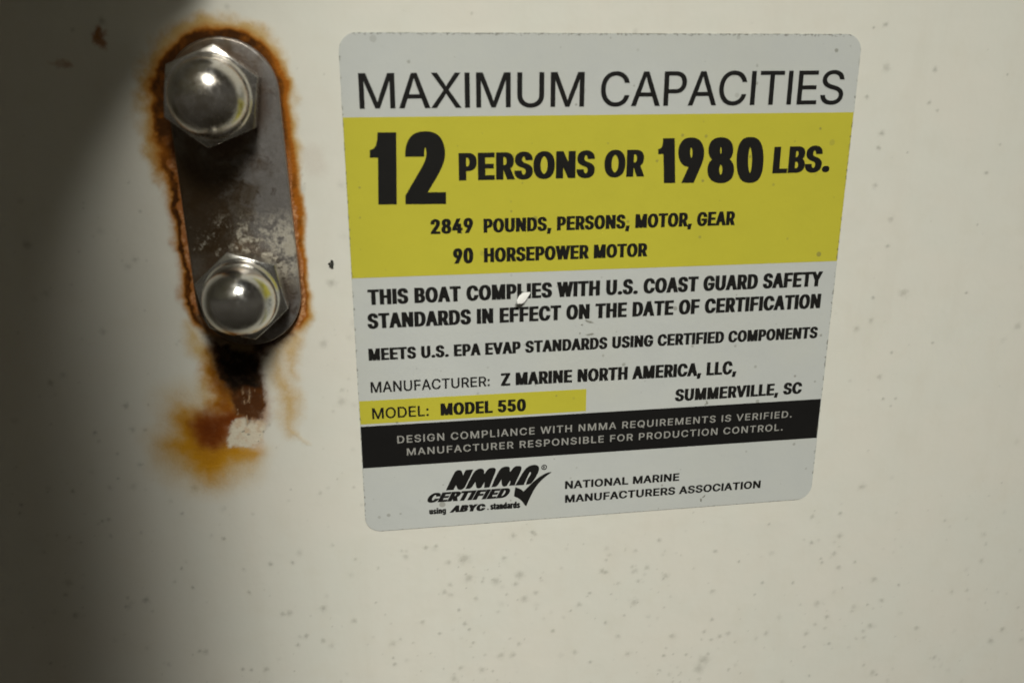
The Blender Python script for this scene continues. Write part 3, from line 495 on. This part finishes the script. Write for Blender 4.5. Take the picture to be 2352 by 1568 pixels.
flap_m = print_mat("torn_vinyl_white", (0.86, 0.86, 0.82), speck=0.0, grime=False)
dirt_m = print_mat("dry_dirt", (0.035, 0.036, 0.028), speck=0.0, grime=False, mottle=0.4, rough=0.8)
scuff_m = print_mat("scuffed_vinyl", (0.33, 0.33, 0.28), speck=0.0, grime=False, mottle=0.5, rough=0.7)

# ------------------------------------------------------------------ the moulded panel
PC1, PC0, PR = np.array((-20.35, 89.45)), np.array((-19.25, 52.65)), 9.6     # strap: end centres, half width

def steps(*segs):
    a = []
    for lo, hi, st in segs:
        n = max(1, int(round((hi - lo) / st)))
        a += [lo + (hi - lo) * i / n for i in range(n)]
    return np.array(a + [segs[-1][1]])
xs = steps((-900, -90, 90), (-90, -52, 0.32), (-52, -1, 0.2), (-1, 168, 0.32), (168, 1100, 100))
ys = steps((-900, -64, 90), (-64, 8, 0.32), (8, 108, 0.22), (108, 121, 6), (121, 1000, 100))
X, Y = np.meshgrid(xs, ys)
H, Wd = X.shape
RGB = np.zeros((H, Wd, 3)); A = np.zeros((H, Wd))
def paint(sl, colour, alpha):
    """Lay a stain of this colour and cover over what is there (premultiplied 'over')."""
    a = np.clip(alpha, 0, 1)
    c = np.asarray(colour, float)
    RGB[sl] = RGB[sl] * (1 - a)[..., None] + c * a[..., None]
    A[sl] = A[sl] * (1 - a) + a
def window(x0, x1, y0, y1):
    i0, i1 = np.searchsorted(xs, (x0, x1)); j0, j1 = np.searchsorted(ys, (y0, y1))
    return (slice(j0, j1 + 1), slice(i0, i1 + 1))

# mildew specks: the ones the photo shows clearly, then many faint ones
def spot(x, y, r, a, col):
    sl = window(x - 3 * r, x + 3 * r, y - 3 * r, y + 3 * r)
    xx, yy = X[sl], Y[sl]
    n = 1 + 1.3 * fbm(xx, yy, 1.2 / max(r, .25), int(x * 7 + y * 3) % 97, 3)
    d = np.hypot(xx - x, yy - y) / (r * n)
    paint(sl, col, a * np.exp(-(d ** 2) * 1.1))
pr = random.Random(5)
MILD = (0.17, 0.165, 0.115)
for _ in range(1900):
    x = pr.uniform(-88, 166); y = 106 - 166 * pr.random() ** 0.72
    dens = vnoise(np.array([x * 0.035]), np.array([y * 0.035]), 5, 3)[0]
    if pr.random() > 0.15 + 1.1 * dens: continue
    if y > 0 and x > 60 and pr.random() < 0.55: continue
    spot(x, y, 0.15 + 0.6 * pr.random() ** 3, 0.10 + 0.33 * pr.random() ** 1.7, MILD)
for x, y, r in SPOTS:
    spot(x, y, r * 1.05, 0.42 if r < 0.45 else 0.32, MILD if r > .4 else (0.10, 0.10, 0.07))
for cx, cy in ((26, -15), (20, -36), (62, -16), (76, -42)):                 # denser little colonies
    for _ in range(26):
        spot(cx + pr.gauss(0, 7), cy + pr.gauss(0, 5), 0.15 + 0.3 * pr.random() ** 2, 0.15 + 0.3 * pr.random(), MILD)

# rust
sl = window(-52, -2, 9, 107.5)
x, y = X[sl], Y[sl]
ORANGE, DARK, PEACH = (0.345, 0.108, 0.010), (0.055, 0.020, 0.005), (0.56, 0.29, 0.13)
YEL, MUST, RED, BLK = (0.56, 0.36, 0.085), (0.58, 0.285, 0.016), (0.20, 0.048, 0.006), (0.017, 0.011, 0.007)
wx = x + 2.4 * fbm(x, y, 0.42, 3, 6, .68) ; wy = y + 2.4 * fbm(x, y, 0.42, 8, 6, .68)
fx = x + 4.2 * fbm(x, y, 0.17, 13, 5, .48); fy = y + 4.2 * fbm(x, y, 0.17, 21, 5, .48)
def stain(key, col, a, soft, warp='w', grow=0.0):
    px, py = (wx, wy) if warp == 'w' else (fx, fy) if warp == 'f' else (x, y)
    d = sdf_poly(px, py, STAINS[key]) - grow
    paint(sl, col, a * sstep(soft, -soft, d) * (1 + 0.5 * fbm(x, y, 0.8, 33, 4)))
# soft run-off below the strap
stain('faintlow', YEL, 0.62, 4.8, 'f', 1.0)
stain('faintleft', YEL, 0.70, 1.8, 'f', 0.3)
stain('streak', (0.52, 0.31, 0.055), 0.72, 2.2, 'w', 0.35)
stain('streak2', (0.54, 0.33, 0.08), 0.70, 1.6, 'w', 0.2)
stain('thin', YEL, 0.42, 0.8, 'w')
stain('mustard', (0.50, 0.27, 0.03), 0.85, 3.4, 'f', 1.0)
stain('mustard', MUST, 0.95, 2.4, 'f', 0.1)
stain('mustard', (0.43, 0.175, 0.007), 0.7, 2.8, 'f', -1.6)
stain('oranleft', (0.47, 0.21, 0.012), 0.95, 1.6, 'w', 0.8)
stain('oranleft', (0.25, 0.075, 0.008), 0.9, 1.3, 'w', -0.5)
stain('redblob', (0.27, 0.080, 0.007), 0.9, 2.6, 'f', 1.0)
stain('redblob', RED, 1.0, 1.7, 'f', 0.2)
stain('redblob', (0.12, 0.026, 0.005), 0.7, 1.8, 'f', -1.5)
stain('white', (0.72, 0.66, 0.52), 0.96, 0.38, 'w')
paint(sl, (0.22, 0.11, 0.05), 0.7 * sstep(0.74, 0.92, vnoise(x * 1.6, y * 0.30, 9, 4) + 0.10 * (y - 25.5)) * sstep(0.3, -0.3, sdf_poly(wx, wy, STAINS['white'])))
stain('pink', (0.66, 0.47, 0.32), 0.45, 0.9, 'w')
stain('brown', (0.30, 0.115, 0.018), 0.7, 1.6, 'f', 0.6)
stain('white', (0.70, 0.635, 0.49), 0.85, 0.6, 'w', -0.3)
paint(sl, (0.55, 0.36, 0.20), 0.55 * sstep(-0.02, 0.22, fbm(x, y, 0.9, 77, 5)) * sstep(0.4, -0.5, sdf_poly(wx, wy, STAINS['white'])))
stain('brown', (0.085, 0.030, 0.009), 1.0, 0.65, 'w', 0.0)
paint(sl, (0.10, 0.036, 0.010), 0.85 * sstep(0.62, 0.85, vnoise(x * 1.5, y * 0.22, 2, 11)) * sstep(0.5, -0.4, sdf_poly(wx, wy - 1.8, STAINS['brown'])))
# pale scratches that the scraping left in the brown
sc = sdf_poly(wx, wy, STAINS['brown'])
br = vnoise(x * 3.1, y * 0.45, 4, 7) + 0.25 * vnoise(x * 9, y * 3, 1, 2)
paint(sl, (0.55, 0.38, 0.22), 0.85 * sstep(0.95, 1.10, br + 0.05 * np.maximum(29.0 - y, 0)) * sstep(0.3, -0.3, sc))
paint(sl, (0.10, 0.085, 0.05), 0.8 * sstep(0.27, 0.34, fbm(x, y, 1.3, 71, 3)) * sstep(0.3, -0.3, sdf_poly(x, y, STAINS['white'])))
stain('black', (0.14, 0.045, 0.008), 0.9, 1.2, 'w', 0.5)
stain('black', BLK, 1.0, 0.8, 'w', -0.25)
dk = sdf_poly(wx, wy, STAINS['black'])
paint(sl, (0.05, 0.026, 0.010), 0.8 * sstep(0.0, -1.0, dk) * sstep(0.0, 0.2, fbm(x, y, 0.55, 41, 5) + 0.05 * np.abs(x + 21.5) - 0.08))
stain('ylw', (0.24, 0.16, 0.065), 0.55, 0.8, 'w')

# the crust that follows the strap's outline
ab = PC1 - PC0
t = np.clip(((x - PC0[0]) * ab[0] + (y - PC0[1]) * ab[1]) / (ab @ ab), 0, 1)
dd = np.hypot(x - PC0[0] - t * ab[0], y - PC0[1] - t * ab[1]) - PR
side = sstep(-1.0, 1.0, (x - (PC0[0] + (y - PC0[1]) * ab[0] / ab[1])) / 5.0)      # 0 left, 1 right
LT = np.array([42, 45, 50, 53, 59, 63, 68, 72, 76, 80, 85, 90, 95, 99, 103.])
Lr = np.interp(y, LT, [1.5, 2.0, 2.3, 2.8, 2.2, 2.5, 2.3, 2.5, 3.0, 3.0, 3.0, 3.0, 2.2, 1.5, 1.4])
Lh = np.interp(y, LT, [1.0, 1.2, 1.0, .9, .7, .8, .8, 1.2, 2.2, 3.0, 3.8, 2.6, 2.6, 2.6, 2.6])
RT = np.array([42, 47, 53, 58, 63, 68, 74, 80, 86, 92, 99, 103.])
Rr = np.interp(y, RT, [1.5, 1.7, 1.5, 1.4, 1.6, 1.7, 1.5, 1.3, 1.3, 1.7, 1.5, 1.4])
Rh = np.interp(y, RT, [1.2, 1.6, 1.1, .7, .8, .8, .9, 1.4, 1.8, 1.8, 2.2, 2.4])
rw = 0.9 * (Lr * (1 - side) + Rr * side); hw = Lh * (1 - side) + Rh * side
below = sstep(45.5, 48.5, y + 3.0 * np.abs(side - 0.5))                       # the crust gives way to the run-off underneath
n1 = fbm(x, y, 0.35, 51, 5); n2 = fbm(x, y, 1.0, 52, 5); n3 = fbm(x, y, 2.6, 53, 4)
n0 = fbm(x, y, 0.16, 61, 3)
u = dd / rw + 0.8 * n0 + 0.95 * n1 + 0.40 * n2
hal = (dd - rw * 0.8) / hw + 1.6 * n0 + 1.4 * n1 + 0.4 * n2
near = (dd > -1.5)
paint(sl, (0.50, 0.30, 0.06), 0.85 * sstep(1.6, 0.1, hal) * near * below)
paint(sl, (0.42, 0.17, 0.018), 0.85 * sstep(1.8, 0.85, u) * near * below)
up = sstep(74, 84, y); lowR = sstep(66, 56, y)
crust = sstep(1.20, 0.78, u) * near * below
paint(sl, ORANGE, crust)
# dark where it is thickest: upper left and top, an outer line lower left
dkL = (1 - side) * np.maximum(up * sstep(1.25, 0.60, u + 0.4 * n2), (1 - up) * sstep(0.40, 0.60, u) * sstep(1.1, 0.8, u))
dkT = sstep(94, 99, y) * sstep(1.05, 0.55, u)
dkR = side * up * sstep(0.75, 0.2, u) * 0.7 + side * (1 - up) * sstep(-0.02, 0.12, n1) * 0.45
paint(sl, DARK, np.clip(1.1 * np.maximum(np.maximum(dkL, dkT), dkR) * (0.9 + 1.2 * n2), 0, 1) * crust)
# pinkish flaking next to the metal, lower left and right
pk = np.maximum((1 - side) * (1 - up) * sstep(0.55, 0.30, u), side * (1 - sstep(72, 82, y)) * sstep(0.42 + 0.4 * lowR, 0.22 + 0.3 * lowR, u))
paint(sl, (0.36, 0.15, 0.060), 0.85 * pk * crust * (0.9 + 1.0 * n3))
paint(sl, PEACH, 0.85 * pk * crust * sstep(0.02, 0.16, n3 + 0.35 * n2 + 0.08 * lowR * side) )
# gap shade painted as a dark line at the edge, and the sealant lip at the lower left
paint(sl, (0.03, 0.014, 0.006), 0.8 * sstep(0.45, 0.10, dd + 0.3 * n2) * near * np.maximum(1 - side, 0.6 * lowR + 0.15))
stain('sealL', (0.40, 0.27, 0.15), 0.35, 0.35, 'x', -0.35)
# two separate brown spots upper left
for (sx_, sy_, rx, ry, a_) in ((-40.1, 98.6, 0.95, 1.7, 0.85), (-39.6, 99.4, 0.8, 0.7, 0.6), (-47.3, 94.8, 1.5, 0.8, 0.4), (-46.3, 94.3, 0.8, 0.6, 0.4), (-5.5, 77.5, 2.5, 3.0, 0.10)):
    d = np.hypot((wx - sx_) / rx, (wy - sy_) / ry)
    paint(sl, (0.30, 0.115, 0.02), a_ * sstep(1.3, 0.5, d))

RGB = RGB / np.maximum(A, 1e-6)[..., None]
co = np.empty((H * Wd, 3), np.float32)
co[:, 0] = X.ravel() * MM; co[:, 1] = 0.0; co[:, 2] = Y.ravel() * MM
idx = np.arange(H * Wd, dtype=np.int32).reshape(H, Wd)
quads = np.stack([idx[:-1, :-1], idx[:-1, 1:], idx[1:, 1:], idx[1:, :-1]], -1).reshape(-1, 4)
# unseen ledge added above the view, its side shaped to shade the panel's left
LY0, LY1 = 122.0, 400.0
prof = [(-15.5, 0), (-17.5, 10), (-21.0, 19), (-28.5, 32), (-34.0, 46), (-36.5, 60), (-35.0, 75), (-30.0, 92), (-23.5, 107), (-17.5, 122), (-14.0, 140), (-13.0, 162), (-15.0, 190), (-22.0, 215), (-60.0, 228), (-900, 228)]
nb = len(co); npf = len(prof)
box = np.array([(px, -pz, yy) for yy in (LY0, LY1) for px, pz in prof] + [(-900, 0, LY0), (-900, 0, LY1)], np.float32) * MM
co = np.concatenate([co, box])
bq = [(nb + i, nb + npf + i, nb + npf + i + 1, nb + i + 1) for i in range(npf - 1)]
ba, bb = nb + 2 * npf, nb + 2 * npf + 1                        # back corners
hub = len(co)
co = np.concatenate([co, np.array([(-400, -114, LY0), (-400, -114, LY1)], np.float32) * MM])
low = [nb + i for i in range(npf)] + [ba]; upp = [nb + npf + i for i in range(npf)] + [bb]
for i in range(len(low)):
    j = (i + 1) % len(low)
    bq.append((low[i], low[j], hub, hub)); bq.append((upp[j], upp[i], hub + 1, hub + 1))
tri = np.array([q[:3] for q in bq if q[2] == q[3]], np.int32)
quads = np.concatenate([quads, np.array([q for q in bq if q[2] != q[3]], np.int32)])
me = bpy.data.meshes.new("wall")
me.vertices.add(len(co)); me.vertices.foreach_set("co", co.ravel())
me.loops.add(quads.size + tri.size); me.loops.foreach_set("vertex_index", np.concatenate([quads.ravel(), tri.ravel()]))
me.polygons.add(len(quads) + len(tri))
me.polygons.foreach_set("loop_start", np.concatenate([np.arange(0, quads.size, 4), quads.size + np.arange(0, tri.size, 3)]).astype(np.int32))
me.polygons.foreach_set("loop_total", np.concatenate([np.full(len(quads), 4), np.full(len(tri), 3)]).astype(np.int32))
me.update(calc_edges=True)
at = me.attributes.new("stain", 'FLOAT_COLOR', 'POINT')
cc = np.zeros((len(co), 4), np.float32)
cc[:nb, :3] = RGB.reshape(-1, 3); cc[:nb, 3] = A.ravel()
at.data.foreach_set("color", cc.ravel())
me.materials.append(gel)
wall = bpy.data.objects.new("wall", me); C.objects.link(wall)
wall['kind'] = 'structure'
wall['label'] = "cream gelcoat boat panel with rust run-off and grey mildew specks"

# ------------------------------------------------------------------ the strap plate
pc = (-19.8, 71.0, 0.0)
plate = root("strap_plate", "rust-edged grey steel strap plate with round ends under the two acorn nuts", "metal plate", pc)
def stadium(r, n=40):
    d = PC1 - PC0; a0 = math.atan2(d[1], d[0]) - math.pi / 2
    p = [(PC1[0] + r * math.cos(a0 + math.pi * i / n), PC1[1] + r * math.sin(a0 + math.pi * i / n)) for i in range(n + 1)]
    p += [(PC0[0] + r * math.cos(a0 + math.pi + math.pi * i / n), PC0[1] + r * math.sin(a0 + math.pi + math.pi * i / n)) for i in range(n + 1)]
    return p
prof = [(0.0, -0.3), (0.0, 1.55), (-0.10, 1.80), (-0.28, 1.94), (-0.5, 2.0)]
V, F = [], []
for dr, zz in prof: V += [(px, py, zz) for px, py in stadium(PR + dr)]
n = len(V) // len(prof)
for k in range(len(prof) - 1):
    F += [(k * n + i, k * n + (i + 1) % n, (k + 1) * n + (i + 1) % n, (k + 1) * n + i) for i in range(n)]
F.append(tuple((len(prof) - 1) * n + i for i in range(n)))
mesh_obj("strap", V, F, steel, plate, pc, smooth=50)

# ------------------------------------------------------------------ acorn nuts
def acorn_nut(at, spin, mat, label, k=1.0, tall=5.9):
    cx, cy, cz = at
    r = root("acorn_nut", label, "nut", at, "acorn nuts on the strap plate")
    r.scale = (k, k, k)
    ap, zt, kk, N = 7.15, 5.4, 1.9, 120
    ring = [[], [], [], []]
    for i in range(N):
        a = 2 * math.pi * i / N
        rh = ap / math.cos((a % (math.pi / 3)) - math.pi / 6)
        c, s = math.cos(a + spin), math.sin(a + spin)
        zs = zt - (rh - ap * 0.985) / kk
        ring[0].append((rh * c, rh * s, -0.2)); ring[1].append((rh * c, rh * s, zs))
        rc = ap * 0.985
        ring[2].append((rc * c, rc * s, zt)); ring[3].append((6.0 * c, 6.0 * s, zt + 0.05))
    V = [p for q in ring for p in q]
    F = [(k * N + i, k * N + (i + 1) % N, (k + 1) * N + (i + 1) % N, (k + 1) * N + i) for k in range(3) for i in range(N)]
    mesh_obj("hex_base", V, F, mat, r, smooth=24)
    pr_ = [(6.75, zt - 0.1), (6.72, zt + 0.25), (6.55, zt + 0.55), (6.38, zt + 0.80), (6.30, zt + 1.1), (6.27, zt + 1.9)]
    M = 22
    for i in range(1, M + 1):
        a = math.pi / 2 * i / M
        pr_.append((6.27 * math.cos(a) ** 0.94, zt + 1.9 + tall * math.sin(a)))
    N = 96; V = []; F = []
    for rr, zz in pr_[:-1]:
        V += [(rr * math.cos(2 * math.pi * i / N), rr * math.sin(2 * math.pi * i / N), zz) for i in range(N)]
    for k in range(len(pr_) - 2):
        F += [(k * N + i, k * N + (i + 1) % N, (k + 1) * N + (i + 1) % N, (k + 1) * N + i) for i in range(N)]
    V.append((0, 0, pr_[-1][1])); top = len(V) - 1; b0 = (len(pr_) - 2) * N
    F += [(b0 + i, b0 + (i + 1) % N, top) for i in range(N)]
    mesh_obj("dome", V, F, mat, r, smooth=60)
    return r
acorn_nut((-21.6, 89.2, 2.0), math.radians(22), nut_dull, "duller tarnished acorn nut at the top end of the strap plate", 1.045, 5.5)
acorn_nut((-19.7, 54.0, 2.0), math.radians(42), nut_bright, "shiny acorn nut at the bottom end of the strap plate above the rust run-off", 1.03, 6.6)

# ------------------------------------------------------------------ the capacity sticker
so = (0, 0, 0)
st = root("capacity_sticker", "grey-white and yellow maximum capacities sticker with black lettering on the cream panel", "sticker", so)
def rounded(x0, y0, x1, y1, r, n=10):
    p = []
    for cx, cy, a0 in ((x1 - r, y1 - r, 0), (x0 + r, y1 - r, 90), (x0 + r, y0 + r, 180), (x1 - r, y0 + r, 270)):
        p += [(cx + r * math.cos(math.radians(a0 + 90 * i / n)), cy + r * math.sin(math.radians(a0 + 90 * i / n))) for i in range(n + 1)]
    return p
def ragged(p, step, amp, seed):
    """The cut edge is not quite clean: split the outline and nibble at it."""
    q = []; rr = random.Random(seed)
    for i in range(len(p)):
        a, b2 = Vector(p[i]), Vector(p[(i + 1) % len(p)])
        k = max(1, int((b2 - a).length / step))
        nrm = Vector(((b2 - a).y, -(b2 - a).x)).normalized() if (b2 - a).length > 0 else Vector((0, 0))
        for j in range(k):
            v = a.lerp(b2, j / k) - nrm * abs(rr.gauss(0, amp))
            q.append((v.x, v.y))
    return q
Z0, Z1, Z2 = 0.12, 0.14, 0.16
v, f = sheet([ragged(rounded(0, 0, 99.9, 99.85, 3.3), 0.7, 0.022, 4)], -0.02, Z0)
mesh_obj("vinyl_sheet", v, f, vinyl, st)
v, f = sheet([[(0.06, 55.06), (99.82, 55.12), (99.80, 85.18), (0.06, 85.15)]], Z0 - 0.01, Z1)
mesh_obj("yellow_band", v, f, yellow, st)
v, f = sheet([[(0.12, 24.62), (47.0, 24.70), (46.97, 29.65), (0.12, 29.68)]], Z0 - 0.01, Z1)
o = mesh_obj("yellow_band", v, f, yellow, st); o['label'] = "short yellow band behind the model line"
v, f = sheet([[(0.12, 14.84), (99.76, 15.06), (99.74, 24.32), (0.12, 24.12)]], Z0 - 0.01, Z1)
mesh_obj("black_band", v, f, black, st)
for text, style, quad in LINES:
    v, f = flat(lettering(text, style, quad), Z2)
    o = mesh_obj("lettering", v, f, pale_ink if style == 'M' else ink, st)
    if style == 'M': o['label'] = "small pale lettering on the black band"

# the certification mark at the lower left
lp = []
def pts(k): a = LOGO[k]; return [(a[i], a[i + 1]) for i in range(0, len(a), 2)]
def smooth_closed(p, it=1):
    for _ in range(it):
        q = []
        for i in range(len(p)):
            a, b2, c2 = Vector(p[i - 1]), Vector(p[i]), Vector(p[(i + 1) % len(p)])
            u, w = (b2 - a), (c2 - b2)
            if u.length > 0 and w.length > 0 and u.normalized().dot(w.normalized()) > 0.55:
                q += [tuple(b2 - u * 0.25), tuple(b2 + w * 0.25)]
            else: q.append(p[i])
        p = q
    return p
for k in ('N', 'M1', 'M2', 'A'): lp.append(smooth_closed(pts(k)))
lp = [p if area2(p) > 0 else p[::-1] for p in lp]
v, f = flat(lp, Z2); mark = mesh_obj("logo", v, f, ink, st)
v, f = flat([smooth_closed(pts('check'))], Z2); mesh_obj("tick", v, f, ink, mark)
for text, style, q in (("CERTIFIED", 'U', [[13.9, 8.1], [31.28, 8.06], [30.07, 5.77], [12.75, 5.92]]),
                       ("using", 'H', [[13.48, 4.53], [17.05, 4.52], [17.02, 3.15], [13.49, 3.14]]),
                       ("ABYC", 'A', [[18.55, 4.83], [25.64, 4.73], [25.35, 3.08], [17.75, 3.22]]),
                       (".", 'H', [[25.85, 3.75], [26.2, 3.75], [26.2, 2.0], [25.85, 2.0]]),
                       ("standards", 'H', [[26.49, 4.74], [33.01, 4.69], [33.05, 3.11], [26.52, 3.19]])):
    if text == ".":
        v, f = flat([[(25.88, 3.22), (26.16, 3.22), (26.16, 3.52), (25.88, 3.52)]], Z2)
    else:
        v, f = flat(lettering(text, style, q), Z2)
    mesh_obj("lettering", v, f, ink, mark)
circ = lambda cx, cy, r, n=28: [(cx + r * math.cos(2 * math.pi * i / n), cy + r * math.sin(2 * math.pi * i / n)) for i in range(n)]
rr_ = lettering("R", 'H', [[37.98, 12.62], [38.36, 12.62], [38.36, 12.10], [37.98, 12.10]])
v, f = flat([circ(38.19, 12.36, 0.62), circ(38.19, 12.36, 0.42)[::-1]], Z2)
mesh_obj("registered_ring", v, f, ink, mark)
v, f = flat(rr_, Z2); mesh_obj("lettering", v, f, ink, mark)

# torn flap of vinyl in the compliance line, curling away from the sheet
fp = smooth_closed(pts('flap'))
fp = fp if area2(fp) > 0 else fp[::-1]
inner = [(32.6, 49.5), (33.0, 50.0), (33.5, 50.4), (34.0, 50.6), (33.2, 49.5), (33.8, 50.1), (32.5, 50.1), (34.4, 50.75)]
V2, T2 = fill([fp], inner)
def lift(px, py):
    e_ = np.hypot(px - 34.9, py - 50.95) / 3.4
    w_ = min(abs(sdf_poly(np.array([px]), np.array([py]), fp)[0]), 0.6) / 0.6
    return 0.22 + 1.55 * e_ + 0.18 * w_
T2 = [t_ if (V2[t_[1]][0]-V2[t_[0]][0])*(V2[t_[2]][1]-V2[t_[0]][1])-(V2[t_[2]][0]-V2[t_[0]][0])*(V2[t_[1]][1]-V2[t_[0]][1]) > 0 else t_[::-1] for t_ in T2]
nv = len(V2); VV = [(a, b2, lift(a, b2)) for a, b2 in V2] + [(a, b2, lift(a, b2) - 0.10) for a, b2 in V2]
FF = list(T2) + [tuple(i + nv for i in t_[::-1]) for t_ in T2]
nf = len(fp)
FF += [(i, i + nv, (i + 1) % nf + nv, (i + 1) % nf) for i in range(nf)]
mesh_obj("torn_flap", VV, FF, flap_m, st, smooth=60)
hole = [(32.35, 50.55), (32.6, 50.98), (33.05, 51.22), (33.6, 51.15), (33.2, 50.9), (32.8, 50.7)]  # shaded hollow by the flap, painted as a flat dark patch
v, f = flat([hole], Z2 + 0.01)
mesh_obj("tear_shade", v, f, ink, st)
# small scuffs where the sheet has been knocked
rs = random.Random(8)
def blot(cx, cy, rx, ry, ang, n=16):
    p = []
    for i in range(n):
        a = 2 * math.pi * i / n; k = 1 + rs.uniform(-.35, .35)
        u_, w_ = rx * k * math.cos(a), ry * k * math.sin(a)
        p.append((cx + u_ * math.cos(ang) - w_ * math.sin(ang), cy + u_ * math.sin(ang) + w_ * math.cos(ang)))
    return p
for cx, cy, rx, ry, an in ((47.2, 44.3, 0.9, 0.22, -0.35), (47.5, 41.6, 0.9, 0.18, 0.1), (45.7, 43.7, 0.2, 0.18, 0), (45.3, 41.9, 0.16, 0.2, 0), (73.6, 25.1, 0.22, 0.42, 0.4), (73.4, 24.75, 0.45, 0.16, 0.5), (74.4, 2.6, 0.42, 0.2, 0.7), (73.8, 1.7, 0.2, 0.45, 0.2)):
    v, f = flat([blot(cx, cy, rx, ry, an)], Z2 + 0.012)
    mesh_obj("scuff", v, f, scuff_m, st)

# ------------------------------------------------------------------ the fleck of dirt left of the sticker
fk = [(-4.25, 58.15), (-4.0, 58.3), (-3.85, 58.2), (-3.75, 58.7), (-3.45, 58.8), (-3.2, 58.5), (-3.2, 57.9), (-3.3, 57.3), (-3.5, 57.25), (-3.85, 57.4), (-4.1, 57.65), (-3.75, 57.85), (-3.65, 58.1), (-4.0, 58.0)]
fk = smooth_closed(fk)
v, f = sheet([fk if area2(fk) > 0 else fk[::-1]], -0.02, 0.28)
fc = (-3.7, 58.0, 0)
o = mesh_obj("dirt_fleck", v, f, dirt_m, None, fc)
o.location = P2W @ (Vector(fc) * MM); o.rotation_euler = (math.pi / 2, 0, 0)
o['label'] = "tiny black curled dirt fleck on the panel between strap plate and sticker"; o['category'] = "dirt fleck"
